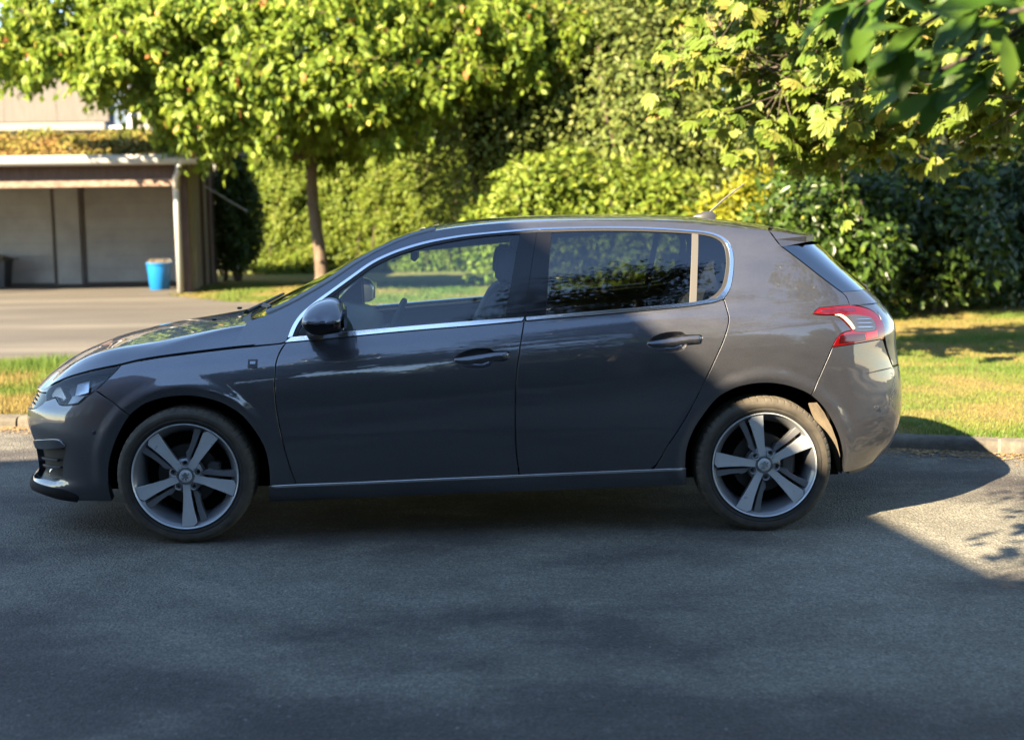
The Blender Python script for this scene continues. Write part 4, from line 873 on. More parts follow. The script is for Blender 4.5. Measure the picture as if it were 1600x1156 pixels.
tail_loft('glass_backing', 0, 25, DARK, off=-.012, parent=TGN)
mbw = MB(); mbw.tube([(3.10, YC-.02, 1.20), (3.19, YC-.25, 1.11), (3.215, YC-.42, 1.075)], [.006, .007, .005], 6); single('rear_wiper', mbw, BLACKP, TGN)
# ---------------------------------------------------------------- cowl, wipers, aerial, badge
mb = MB(); n = 20; vv = []
for i in range(n+1):
    y = .16 + (2*YC-.32)*i/n; b = 1-(2*i/n-1)**2
    vv += [(.245-.085*b, y, .955+.006*b), (.31-.10*b, y, .985+.005*b), (.34-.09*b, y, .98+.01*b)]
mb.add(vv, [q for i in range(n) for q in ((3*i, 3*i+3, 3*i+4, 3*i+1), (3*i+1, 3*i+4, 3*i+5, 3*i+2))]); single('cowl', mb, BLACKP)
for pts in ([(.19, 1.20, .992), (.24, .92, 1.012), (.33, .52, 1.035), (.36, .36, 1.040)], [(.19, .72, .992), (.25, .95, 1.02), (.30, 1.25, 1.045)]):
    mb = MB(); mb.tube(pts, [.012, .010, .008, .006][:len(pts)], 6); mb.tube([(p[0]-.012, p[1], p[2]-.006) for p in pts], .006, 5); single('wiper', mb, BLACKP)
mb = MB(); mb.lathe([(0, -.004), (.006, -.003), (.007, 0)], (0, 0, 0), 10); 
both_mb('washer_jet', lambda q: q.box((.050, .52, .966), (.075, .545, .978), .004), BLACKP, (HOOD, HOOD))
za = float(zc_top(2.62))
mb = MB(); mb.add([], []); ax = 2.50
vv = []; prof = [(-.075, 0, .002), (-.04, .022, .022), (-.005, .026, .036), (.030, .024, .040), (.045, .014, .030)]
sec = 8
for dx, hw, h in prof:
    for j in range(sec+1):
        t = math.pi*j/sec; vv.append((ax+dx, YC - hw*math.cos(t) if hw else YC - .002*math.cos(t), float(zc_top(ax+dx)) - .004 + h*math.sin(t)))
mb.add(vv, [(i*(sec+1)+j, (i+1)*(sec+1)+j, (i+1)*(sec+1)+j+1, i*(sec+1)+j+1) for i in range(len(prof)-1) for j in range(sec)])
AER = single('aerial_base', mb, GREYP)
mb = MB(); mb.tube([(ax+.018, YC, za+.045), (ax+.10, YC, za+.115), (ax+.195, YC, za+.185)], [.0055, .0045, .0035], 8); single('aerial_rod', mb, mat('aerial rubber', (.05, .05, .05), .6), AER)
panel('fender_badge', loop([(.294, .791), (.336, .790), (.336, .826), (.294, .826), (.294, .791)], d=.05), GREYP, both=True, gap=0, off=.003, depth=.004, du=.02, dz=.02)
panel('badge_plate', loop([(.303, .806), (.327, .806), (.327, .818), (.303, .818), (.303, .806)], d=.05), mat('badge plate', (.22, .23, .25), .3, .8), both=True, gap=0, off=.005, depth=.003, du=.02, dz=.02)
# ---------------------------------------------------------------- door mirrors
MO = [(.558, 1.008), (.578, 1.042), (.618, 1.068), (.668, 1.080), (.706, 1.078), (.732, 1.062), (.746, 1.034), (.752, 1.010), (.750, .968), (.742, .932), (.684, .918), (.628, .913), (.590, .924), (.564, .950), (.553, .978)]
MO = [(.66 + (x-.66)*.93, .992 + (z-.992)*.90 + .026) for x, z in MO]; MO = resam(MO + [MO[0]], 49)[:-1]; mc = np.array([.668, .992])
ys = [(-.202, .0, 0), (-.201, .35, 0), (-.198, .60, 0), (-.190, .78, 0), (-.174, .90, 0), (-.148, .97, 0), (-.105, 1.0, 0), (-.06, 1.0, 0), (-.02, .97, 0), (.005, .92, 0), (.012, .80, 0)]
def lean(z): return max(0., z-1.020)*1.5
def mirror(mb):
    v = []; n = len(MO)
    for y, s, dz_ in ys:
        for p in MO:
            zz_ = mc[1] + (p[1]-mc[1])*s + dz_; v.append((mc[0] + (p[0]-mc[0])*s - (1-s)*.012, y+.01+(lean(zz_) if y < -.03 else 0), zz_))
    f = [(i*n+j, i*n+(j+1) % n, (i+1)*n+(j+1) % n, (i+1)*n+j) for i in range(len(ys)-1) for j in range(n)]
    mb.add(v, [q for q in f]); mb.f.append(tuple(range((len(ys)-1)*n, len(ys)*n)))
MIR = both_mb('door_mirror', mirror, PAINT, angle=50)
def lower(mb):
    n = len(MO); v = []
    for y, s, dz_ in ys[1:-1]:
        for p in MO:
            z = min(p[1], 1.012 + .010*math.sin((p[0]-.553)/.2*3.14)); v.append((mc[0] + (p[0]-mc[0])*s*1.012 - (1-s)*.012, y+.0095-.0015, mc[1] + (z-mc[1])*s*1.012 + dz_))
    m = len(ys)-2
    mb.add(v, [(i*n+j, i*n+(j+1) % n, (i+1)*n+(j+1) % n, (i+1)*n+j) for i in range(m-1) for j in range(n)]); mb.f.append(tuple(range(n-1, -1, -1)))
both_mb('mirror_lower_shell', lower, BLACKG, MIR, angle=60)
both_mb('mirror_foot', lambda mb: mb.tube([(.585, .085, .945), (.595, .03, .940), (.625, -.03, .948)], [.034, .030, .026], 10), BLACKP, MIR)
both_mb('mirror_glass', lambda mb: mb.add([(.748, -.160, .975), (.748, -.02, .970), (.748, -.02, 1.068), (.748, -.160, 1.058)], [(0, 1, 2, 3)]), SILV, MIR, smooth=False)
# ---------------------------------------------------------------- wheels
def _tyre(nt, b):
    tc = nt.nodes.new('ShaderNodeTexCoord'); sp = nt.nodes.new('ShaderNodeSeparateXYZ'); nt.links.new(tc.outputs['Object'], sp.inputs[0])
    at = N(nt, 'ShaderNodeMath', operation='ARCTAN2'); nt.links.new(sp.outputs['X'], at.inputs[0]); nt.links.new(sp.outputs['Z'], at.inputs[1])
    x2 = N(nt, 'ShaderNodeMath', operation='MULTIPLY'); nt.links.new(sp.outputs['X'], x2.inputs[0]); nt.links.new(sp.outputs['X'], x2.inputs[1])
    z2 = N(nt, 'ShaderNodeMath', operation='MULTIPLY_ADD'); nt.links.new(sp.outputs['Z'], z2.inputs[0]); nt.links.new(sp.outputs['Z'], z2.inputs[1]); nt.links.new(x2.outputs[0], z2.inputs[2])
    r = N(nt, 'ShaderNodeMath', operation='SQRT'); nt.links.new(z2.outputs[0], r.inputs[0])
    n = noise(nt, 14, 5, .6); rp = ramp(nt, [(.3, (.011, .011, .011)), (.7, (.022, .021, .020))], n.outputs['Fac'])
    # road dust sits on the outer shoulder
    ds = N(nt, 'ShaderNodeMapRange'); nt.links.new(r.outputs[0], ds.inputs[0]); ds.inputs[1].default_value = .245; ds.inputs[2].default_value = .302
    dn = N(nt, 'ShaderNodeMath', operation='MULTIPLY'); nt.links.new(ds.outputs[0], dn.inputs[0]); nt.links.new(n.outputs['Fac'], dn.inputs[1])
    mx = N(nt, 'ShaderNodeMix', data_type='RGBA'); nt.links.new(dn.outputs[0], mx.inputs['Factor']); nt.links.new(rp.outputs[0], mx.inputs[6]); mx.inputs[7].default_value = (.12, .102, .074, 1)
    nt.links.new(mx.outputs[2], b.inputs['Base Color'])
    n2 = noise(nt, 160, 2); bump(nt, b, n2.outputs['Fac'], .15, .002)
TYRE = mat('tyre rubber', (.02, .02, .02), .75, 0, .25, build=_tyre)
RIMD = mat('dark alloy', (.150, .155, .165), .32, .35, .5, .6, .06)
def _mach(nt, b):
    n = noise(nt, 30, 5, .6, mapping=(1, 1, 1)); rr = ramp(nt, [(.3, (.26,)*3), (.7, (.40,)*3)], n.outputs['Fac']); nt.links.new(rr.outputs[0], b.inputs['Roughness'])
RIMF = mat('machined alloy', (.47, .49, .505), .36, .35, .5, .4, .1, build=_mach)
DISC = mat('brake disc', (.07, .065, .06), .5, .8)
LUG = mat('wheel bolt', (.02, .02, .021), .4, .5)
def rp_(r, a, y): return (r*math.sin(a), y, r*math.cos(a))
def make_wheel(cx, cz, rot, parent=CAR):
    c = np.array([cx, 0, cz])
    W_ = empty('wheel'); W_.parent = CAR; W_.location = (cx-CAR_OFF.x, 0.012-CAR_OFF.y, cz-CAR_OFF.z)
    def part(name, mb, m, smooth=True, ang=35):
        o = mesh(name, mb.v, mb.f, m, W_, smooth)
        if smooth: o.data.set_sharp_from_angle(angle=math.radians(ang))
        return o
    # tyre with a blocked shoulder
    prof = [(.238, .020), (.241, .010), (.247, .004), (.256, .0), (.262, .0015), (.266, -.001), (.280, -.002), (.287, .0), (.2905, .0035)]
    seg = 420; mb = MB(); v = []; f = []
    sh = [(.2935, .005), (.300, .010), (.3055, .018), (.3085, .030), (.3095, .045)]
    inner = [(.3100, .075), (.3060, .077), (.3060, .083), (.3102, .085), (.3102, .120), (.3060, .122), (.3060, .128), (.3100, .130), (.3095, .175), (.300, .205), (.280, .214), (.240, .20)]
    full = prof + sh + inner; n = len(full); n0 = len(prof); n1 = n0 + len(sh)
    for j in range(seg):
        t = 2*math.pi*j/seg; g = (j % 7 == 0)
        for i, (r, y) in enumerate(full):
            if g and n0 <= i < n1+1: r -= .0030
            if r*math.cos(t) < -(cz-.001): r = -(cz-.001)/math.cos(t)      # flat where it meets the road
            v.append((r*math.sin(t), y, r*math.cos(t)))
    for j in range(seg):
        for i in range(n-1): f.append((j*n+i, ((j+1) % seg)*n+i, ((j+1) % seg)*n+i+1, j*n+i+1))
    mb.add(v, f); part('tyre', mb, TYRE, ang=28)
    # rim: lip, barrel, spokes
    mb = MB(); mb.lathe([(.2325, .010), (.2345, .0045), (.2380, .001), (.2403, .004), (.2408, .014)], (0, 0, 0), 96); part('rim_lip', mb, RIMF)
    mb = MB(); mb.lathe([(.2326, .010), (.226, .016), (.2175, .028), (.205, .045), (.196, .075), (.192, .13), (.196, .18), (.20, .19)], (0, 0, 0), 96); part('rim_barrel', mb, RIMD)
    H0 = .020                                             # face of the hub
    for q in range(5):
        a = rot + 2*math.pi*q/5; ca, sa = math.cos(a), math.sin(a)
        def P(r, t, y): return (r*sa + t*ca, y, r*ca - t*sa)
        mb = MB()
        # machined spoke: face polygon (r, t) with the depth falling to the hub
        face = [(.030, -.016), (.030, .015), (.090, .0135), (.150, .017), (.2285, .0235), (.2295, .0), (.2290, -.027), (.2120, -.043), (.2020, -.041), (.150, -.030), (.090, -.0205)]
        yy = lambda r: .009 + .014*(1-min(r/.21, 1))**1.2
        nF = len(face); cv = [P(r, t, yy(r)) for r, t in face]; mid_ = [P(r + (.002 if r < .2 else 0), t*1.03 + (.001 if t > 0 else -.001), yy(r)+.004) for r, t in face]; bk = [P(r, t*.92, yy(r)+.038) for r, t in face]
        mb.add(cv + mid_ + bk, [tuple(range(nF-1, -1, -1))] + [(i, (i+1) % nF, nF+(i+1) % nF, nF+i) for i in range(nF)] + [(nF+i, nF+(i+1) % nF, 2*nF+(i+1) % nF, 2*nF+i) for i in range(nF)])
        o = mesh('spoke', mb.v, mb.f, RIMF, W_, False); o.data.materials.append(RIMD)
        for pl in list(o.data.polygons)[nF+1:]: pl.material_index = 1
        # painted second spoke beside it, set back
        mb = MB()
        fc = [(.060, -.028), (.092, -.0345), (.150, -.046), (.205, -.059), (.226, -.063), (.228, -.090), (.216, -.106), (.203, -.088), (.150, -.068), (.108, -.056), (.090, -.058), (.072, -.046)]
        y2 = lambda r: .020 + .012*(1-min(r/.22, 1))
        nG = len(fc); cv = [P(r, t, y2(r)) for r, t in fc]; md = [P(r, t, y2(r)+.003) for r, t in [(r_ + (.0015 if r_ < .2 else 0), t_ + (.002 if i_ < 5 else -.0025)) for i_, (r_, t_) in enumerate(fc)]]; bk = [P(r, t, y2(r)+.045) for r, t in fc]
        mb.add(cv + md + bk, [tuple(range(nG-1, -1, -1))] + [(i, (i+1) % nG, nG+(i+1) % nG, nG+i) for i in range(nG)] + [(nG+i, nG+(i+1) % nG, 2*nG+(i+1) % nG, 2*nG+i) for i in range(nG)])
        part('inner_spoke', mb, RIMD, smooth=False)
        # wheel bolt in its well
        b = a + math.radians(36); bc = (.056*math.sin(b), 0, .056*math.cos(b))
        mb = MB(); mb.lathe([(.0165, .012), (.0145, .018), (.0140, .045)], bc, 20); part('bolt_well', mb, RIMF)
        mb = MB(); mb.lathe([(0, .024), (.0075, .024), (.0095, .028), (.0095, .045)], bc, 6); part('wheel_bolt', mb, LUG)
    mb = MB(); mb.lathe([(.0, H0), (.034, H0-.002), (.060, H0+.006), (.078, H0+.016), (.082, H0+.05)], (0, 0, 0), 40); part('hub', mb, RIMD)
    mb = MB(); mb.lathe([(.0, .008), (.020, .0085), (.0265, .0105), (.0290, .014), (.0295, .030)], (0, 0, 0), 32); CAP = part('hub_cap', mb, RIMF)
    # emblem: a small rampant shape in relief
    lion = [(-.004, .017), (.003, .018), (.007, .013), (.005, .008), (.010, .010), (.015, .014), (.017, .010), (.012, .005), (.007, .002), (.012, -.002), (.014, -.008), (.009, -.007), (.005, -.004), (.003, -.009), (.006, -.015), (.001, -.016), (-.003, -.010), (-.005, -.004), (-.009, -.010), (-.013, -.016), (-.016, -.011), (-.011, -.006), (-.008, .0), (-.013, .004), (-.015, .010), (-.010, .010), (-.006, .007), (-.007, .012)]
    mb = MB(); mb.prism([(x*1.05, z*1.05) for x, z in lion], .0055, .012); o = mesh('emblem', mb.v, mb.f, CHROME, CAP, False)
    mb = MB(); mb.lathe([(.0, .085), (.135, .085), (.137, .088), (.137, .108), (.0, .108)], (0, 0, 0), 48); part('brake_disc', mb, DISC)
    mb = MB(); mb.box((.085, .055, -.055), (.150, .12, .055), .01); part('brake_caliper', mb, mat('caliper', (.10, .10, .10), .5, .6), False)
    mb = MB(); mb.lathe([(0, .12), (.20, .13), (.20, .15), (0, .16)], (0, 0, 0), 32); part('wheel_back', mb, DARK)
    return W_
WH = [make_wheel(0.0, .3075, math.radians(-36)), make_wheel(2.62, .3075, math.radians(-8))]
for w in WH:                                              # the far pair
    r = w.copy(); COL.objects.link(r); r.parent = CAR; r.location.y = -w.location.y; r.rotation_euler.z = math.pi
    for ch in list(w.children):
        c2 = ch.copy(); COL.objects.link(c2); c2.parent = r
        for g in ch.children:
            g2 = g.copy(); COL.objects.link(g2); g2.parent = c2
# wheel wells
LINER = mat('wheel well liner', (.014, .013, .012), .9, 0, .1)
for wx in (0.0, 2.62):
    def well(mb, wx=wx):
        R0 = .385; seg = 40; v = []
        for i in range(seg+1):
            t = math.radians(-99) + math.radians(198)*i/seg
            uw = wx + R0*math.sin(t); zw = .300 + R0*math.cos(t); y0 = float(S(np.array([uw]), np.array([max(zw, .25)]))[0, 1]) + .022
            for y in (y0, .36): v.append((uw, y, zw))
        mb.add(v, [(2*i, 2*i+1, 2*i+3, 2*i+2) for i in range(seg)])
        mb.add([(wx-.39, .36, .24), (wx+.39, .36, .24), (wx+.39, .36, .70), (wx-.39, .36, .70)], [(0, 3, 2, 1)])
    both_mb('wheel_well', well, LINER)
MUD = mat('dusty splash guard', (.12, .098, .066), .9, build=lambda nt, b: nt.links.new(ramp(nt, [(.3, (.075, .06, .042)), (.7, (.155, .125, .085))], noise(nt, 18, 5, .7, mapping=(1, 1, .3)).outputs['Fac']).outputs[0], b.inputs['Base Color']))
def guard(mb):
    pts = [(2.872, .585), (2.910, .536), (2.949, .467), (2.977, .402), (2.997, .334), (3.012, .25)]; v = []
    for i, (u, z) in enumerate(pts):
        t = i/(len(pts)-1); p = S(np.array([u]), np.array([z]))[0]; w = .050*math.sin(math.pi*min(1, t*1.0+.14))**.7
        v += [(p[0]-.004, p[1]+.014, p[2]), (p[0]-w*.45, p[1]+.035, p[2]-.004), (p[0]-w, p[1]+.085, p[2]-.012)]
    mb.add(v, [q for i in range(len(pts)-1) for q in ((3*i, 3*i+1, 3*i+4, 3*i+3), (3*i+1, 3*i+2, 3*i+5, 3*i+4))])
both_mb('splash_guard', guard, MUD)
# ---------------------------------------------------------------- underbody and cabin
mb = MB(); mb.box((-.62, .36, .19), (3.05, 2*YC-.36, .56)); mb.box((.42, .10, .215), (2.22, 2*YC-.10, .40)); mb.box((-.60, .40, .56), (.12, 2*YC-.40, .78)); single('underbody', mb, DARK, smooth=False)
CAB = mat('cabin trim', (.10, .105, .105), .7)
CABL = mat('pale cabin trim', (.16, .165, .165), .75)
HEAD = mat('headliner', (.20, .20, .19), .9)
SEATM = mat('seat fabric', (.035, .037, .042), .85)
DT = loop([(.50, .30), (.50, .895)], rev([(1.60, .99), (1.3, .965), (.9, .93), (.5, .895)]), [(1.60, .99), (1.60, .30)], [(1.60, .30), (.50, .30)], d=.04)
panel('door_trim', DT, CAB, FD, far_parent=FDf, gap=.0, off=-.055, rim=False)
DT2 = loop([(1.56, .30), (1.56, .975)], [(1.56, .975), (2.0, 1.0), (2.42, 1.03)], [(2.42, 1.03), (2.42, .77)], [(2.42, .77), (2.27, .66), (2.18, .50), (2.16, .30)], [(2.16, .30), (1.56, .30)], d=.04)
panel('door_trim', DT2, CAB, RD, far_parent=RDf, gap=.0, off=-.055, rim=False)
CQ = loop([(2.44, .5), (2.44, 1.04)], [(2.44, 1.04), (2.50, 1.10), (2.53, 1.22), (2.51, 1.33), (2.42, 1.37)], [(2.42, 1.37), (2.70, 1.34)], [(2.70, 1.34), (2.77, 1.27), (2.98, 1.08)], [(2.98, 1.08), (2.98, .75), (2.9, .72), (2.44, .70)], d=.04)
panel('boot_trim', CQ, CAB, gap=0, off=-.035, rim=False)
mb = MB(); v = []
prof = [(.40, .955), (.50, .985), (.62, .975), (.74, .945), (.80, .90), (.82, .82), (.76, .70), (.70, .62)]
ny = 10
for i in range(ny+1):
    y = .13 + (2*YC-.26)*i/ny
    for x, z in prof: v.append((x, y, z + (.018*math.exp(-((y-.55)/.16)**2) if .55 < x < .8 else 0)))
n = len(prof); mb.add(v, [(i*n+j, (i+1)*n+j, (i+1)*n+j+1, i*n+j+1) for i in range(ny) for j in range(n-1)]); single('dashboard', mb, CAB)
# driver side is the near one
mb = MB(); sw = Vector((.905, .545, .885)); ax1 = Vector((0, 1, 0)); ax2 = Vector((.40, 0, .916)); pts = [tuple(sw + (ax1*math.cos(t) + ax2*math.sin(t))*.175) for t in np.linspace(0, 2*math.pi, 33)]
mb.tube(pts, .0155, 8, False); 
for t in (0, math.pi, -math.pi/2): mb.tube([tuple(sw + Vector((-.02, 0, 0))), tuple(sw + (ax1*math.cos(t)+ax2*math.sin(t))*.17)], .012, 6)
mb.tube([tuple(sw+Vector((-.03, 0, -.01))), tuple(sw+Vector((.012, 0, .004)))], .055, 12); mb.tube([tuple(sw), (.75, .545, .80)], .035, 8); single('steering_wheel', mb, BLACKP)
def seat(name, x, y, w, rear=False):
    mb = MB()
    def slab(path, hw):
        v = []; n = len(path); sec = 10
        for px_, pz, th, ang in path:
            for j in range(sec):
                t = 2*math.pi*j/sec; cx_ = math.copysign(abs(math.cos(t))**.5, math.cos(t)); sz = math.copysign(abs(math.sin(t))**.6, math.sin(t))
                v.append((px_ + math.cos(ang)*sz*th, y + hw(px_, pz)*cx_, pz + math.sin(ang)*sz*th))
        f = [(i*sec+j, i*sec+(j+1) % sec, (i+1)*sec+(j+1) % sec, (i+1)*sec+j) for i in range(n-1) for j in range(sec)] + [tuple(range(sec-1, -1, -1)), tuple(range((n-1)*sec, n*sec))]
        mb.add(v, f)
    slab([(x-.50, .50, .05, 1.57), (x-.30, .52, .075, 1.57), (x-.05, .50, .07, 1.57), (x+.02, .49, .05, 1.57)], lambda a, b: w)
    slab([(x-.02, .50, .075, 0), (x+.05, .70, .085, .15), (x+.13, .92, .075, .2), (x+.185, 1.06, .055, .2), (x+.20, 1.09, .03, .2)], lambda a, b: w*(1 - .22*max(0, (b-.75)/.35)))
    o = single(name, mb, SEATM, smooth=True, angle=60)
    ys_ = [y] if not rear else [y-.42, y, y+.42]
    for yy_ in ys_:
        q = MB(); h0 = 1.125 if not rear else 1.06; hx = x + (.205 if not rear else .23)
        q.tube([(hx-.005, yy_-.06, h0-.06), (hx+.01, yy_-.06, h0+.06)], .007, 6); q.tube([(hx-.005, yy_+.06, h0-.06), (hx+.01, yy_+.06, h0+.06)], .007, 6)
        v = []; sec = 12; pth = [(0, .02, .7), (.03, .048, .95), (.09, .052, 1.0), (.14, .045, .92), (.165, .02, .7)]
        for dz_, th, s in pth:
            for j in range(sec):
                t = 2*math.pi*j/sec; cx_ = math.copysign(abs(math.cos(t))**.5, math.cos(t)); sz = math.copysign(abs(math.sin(t))**.6, math.sin(t)); v.append((hx + .1*dz_ + sz*th, yy_ + .125*s*cx_, h0 + dz_))
        q.add(v, [(i*sec+j, i*sec+(j+1) % sec, (i+1)*sec+(j+1) % sec, (i+1)*sec+j) for i in range(len(pth)-1) for j in range(sec)] + [tuple(range(sec-1, -1, -1)), tuple(range((len(pth)-1)*sec, len(pth)*sec))])
        single('headrest', q, SEATM, o, smooth=True, angle=60)
    return o
seat('front_seat', 1.255, .545, .25); seat('front_seat', 1.255, 2*YC-.545, .25); seat('rear_bench', 2.22, YC, .62, True)
# headliner under the roof, rear shelf, pillars, inner mirror
top_loft('headliner', 1.10, 2.68, HEAD, -.05, .08, nrow=20, ncol=16, off=-.035)
mb = MB(); mb.box((2.40, .16, .96), (2.95, 2*YC-.16, .985), .006); single('parcel_shelf', mb, CAB)
both_mb('pillar_trim', lambda q: q.tube([tuple(S(np.array([u]), np.array([z]))[0] + np.array([.015, .05, -.015])) for u, z in k['rail'][1:11]], [.04]*6 + [.035]*4, 8), CABL)
both_mb('pillar_trim', lambda q: q.tube([tuple(S(np.array([u]), np.array([z]))[0] + np.array([0, .085, 0])) for u, z in ((1.55, .95), (1.57, 1.1), (1.60, 1.25), (1.64, 1.37))], [.045, .04, .04, .04], 8), CAB)
mb = MB(); mb.box((1.00, YC-.12, 1.225), (1.035, YC+.12, 1.285), .012); mb.tube([(.985, YC, 1.31), (1.01, YC, 1.26)], .012, 6); single('inner_mirror', mb, BLACKP)
both_mb('sun_visor', lambda q: q.box((1.05, .42, 1.335), (1.22, .78, 1.352), .006), HEAD)
tag(CAR, 'dark grey metallic five-door hatchback parked at the kerb, half in shade', 'car')
# ---------------------------------------------------------------- vegetation
def unit(a): return a/(np.linalg.norm(a, axis=-1, keepdims=True) + 1e-9)
def leaf_geo(C, A, Nn, Ln, Wd, fold=.25, curl=.15):
    """four-point folded leaves: base C, tip along A, face along Nn"""
    A = unit(A); Nn = unit(Nn - A*np.sum(A*Nn, 1, keepdims=True)); B = np.cross(A, Nn); Ln, Wd = Ln[:, None], Wd[:, None]
    m = C + A*Ln*.45 + Nn*Wd*fold
    V = np.stack([C, m + B*Wd*.5 - Nn*Wd*fold, C + A*Ln - Nn*Ln*curl, m - B*Wd*.5 - Nn*Wd*fold], 1)
    return V.reshape(-1, 3)
def leaf6(C, A, Nn, Ln, Wd, fold=.18, curl=.25):
    """leaf of two half blades, eight points: fuller outline with a pointed tip"""
    A = unit(A); Nn = unit(Nn - A*np.sum(A*Nn, 1, keepdims=True)); B = np.cross(A, Nn); Ln, Wd = Ln[:, None], Wd[:, None]
    def p(t, s, h): return C + A*Ln*t + B*Wd*s + Nn*(h*Wd*fold - curl*Ln*t*t)
    P = [p(0, 0, 0), p(.22, .30, 1), p(.58, .50, 1), p(.84, .26, .8), p(1, 0, 0), p(.84, -.26, .8), p(.58, -.50, 1), p(.22, -.30, 1), p(.58, 0, 0)]
    V = np.stack(P, 1).reshape(-1, 3); n = len(C); base = (np.arange(n)*9)[:, None]
    F = np.concatenate([base + np.array(q) for q in ((0, 1, 2, 8), (8, 2, 3, 4), (0, 8, 6, 7), (8, 4, 5, 6))], 1).reshape(-1, 4)
    return V, F
def leaf_mesh(name, C, A, Nn, Ln, Wd, m, parent, tint, big=False, **kw):
    if big:
        V, F = leaf6(C, A, Nn, Ln, Wd, **kw); return fast_mesh(name, V, F, 4, m, parent, attrs={'tint': np.repeat(tint, 9)})
    V = leaf_geo(C, A, Nn, Ln, Wd, **kw); return fast_mesh(name, V, np.arange(len(V)), 4, m, parent, attrs={'tint': np.repeat(tint, 4)})
def bark(name, c0, c1):
    def bld(nt, b):
        n = noise(nt, 9, 6, .7, mapping=(1, 1, .35)); r = ramp(nt, [(.3, c0), (.7, c1)], n.outputs['Fac']); nt.links.new(r.outputs[0], b.inputs['Base Color']); bump(nt, b, n.outputs['Fac'], .7, .03)
    return mat(name, c0, .9, build=bld)
BARK = bark('rough brown bark', (.045, .030, .020), (.15, .108, .075)); BARKD = bark('dark bark', (.03, .024, .018), (.085, .065, .05))
def limb(mb, a, b, r0, r1, rg, bend=.12, n=7, sag=0.):
    a, b = np.array(a, float), np.array(b, float); l = np.linalg.norm(b-a); off = rg.normal(0, bend*l*.5, 3); off2 = rg.normal(0, bend*l*.25, 3); pts = []
    for i in range(n+1):
        t = i/n; p = a + (b-a)*t + off*math.sin(math.pi*t) + off2*math.sin(2*math.pi*t); p[2] += sag*l*math.sin(math.pi*t); pts.append(tuple(p))
    mb.tube(pts, [r0 + (r1-r0)*(i/n)**.8 for i in range(n+1)], 7); return pts
def sprays(rg, centres, radii, per, twigs, droop=.5, up=.4, out_from=None):
    """leaf positions set along small twigs around cluster centres"""
    C = []; A = []; Nn = []; seg = []
    for c, r in zip(centres, radii):
        d = unit(rg.normal(0, 1, (twigs, 3)) + np.array([0, 0, .15])); e = c + d*r*rg.uniform(.6, 1.15, (twigs, 1))
        for q in range(twigs): seg.append((c, e[q]))
        m = max(1, per//twigs); t = rg.uniform(.15, 1.05, (twigs, m, 1)); p = c + (e[:, None]-c)*t + rg.normal(0, .035+.05*r, (twigs, m, 3)); p[..., 2] -= .10*r*t[..., 0]**2
        a = d[:, None]*.5 + rg.normal(0, .55, (twigs, m, 3)) + np.array([0, 0, -droop]); nn = rg.normal(0, .55, (twigs, m, 3)) + np.array([0, 0, up]) + d[:, None]*.35
        if out_from is not None: nn = nn + unit(p - out_from)*.5
        C.append(p.reshape(-1, 3)); A.append(a.reshape(-1, 3)); Nn.append(nn.reshape(-1, 3))
    return np.concatenate(C), np.concatenate(A), np.concatenate(Nn), seg
LIME = leafmat('lime green leaves', [(0, (0.524, 0.165, 0.089)), (.03, (0.384, 0.312, 0.065)), (.12, (0.217, 0.256, 0.032)), (.5, (0.157, 0.223, 0.024)), (1, (0.086, 0.147, 0.018))], .55, .42, .25)
HEDGE = leafmat('hedge leaves', [(0, (0.191, 0.214, 0.032)), (.5, (0.130, 0.184, 0.020)), (1, (0.057, 0.100, 0.014))], .55, .38, .25)
OLIVE = leafmat('olive shrub leaves', [(0, (0.193, 0.204, 0.058)), (.5, (0.108, 0.143, 0.029)), (1, (0.051, 0.076, 0.018))], .55, .38, .25)
CHEST = leafmat('chestnut leaves', [(0, (0.307, 0.139, 0.054)), (.06, (0.237, 0.208, 0.054)), (.3, (0.154, 0.191, 0.032)), (.7, (0.108, 0.162, 0.022)), (1, (0.068, 0.122, 0.018))], .5, .45, .25)
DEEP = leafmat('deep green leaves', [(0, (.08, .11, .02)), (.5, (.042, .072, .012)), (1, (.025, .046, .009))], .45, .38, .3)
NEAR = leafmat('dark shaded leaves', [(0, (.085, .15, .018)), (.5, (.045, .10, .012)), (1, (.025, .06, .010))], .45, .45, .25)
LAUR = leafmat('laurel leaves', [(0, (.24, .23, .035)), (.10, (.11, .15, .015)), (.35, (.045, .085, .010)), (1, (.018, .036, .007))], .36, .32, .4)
DARKL = leafmat('near-black cedar and shade gap leaves', [(0, (.03, .04, .012)), (1, (.012, .02, .008))], .5, .2, .3)  # cedar leaves; also the painted-in shade above the laurels
YELL = leafmat('yellow shrub leaves', [(0, (.27, .25, .018)), (1, (.16, .19, .018))], .5, .4, .25)
CORE = mat('shade-dark shrub core', (.012, .016, .006), 1.0, 0, .0)  # opaque core blocks see-through; its near black stands in for inner shade
def lumpy(D, seed, f=2.2):
    r = np.random.default_rng(seed); s = np.zeros(len(D))
    for q in range(7):
        k_ = r.normal(0, f*(1+.35*q), 3); s += np.sin(D@k_ + r.uniform(0, 6.28))/(1+.5*q)
    return s/2.6
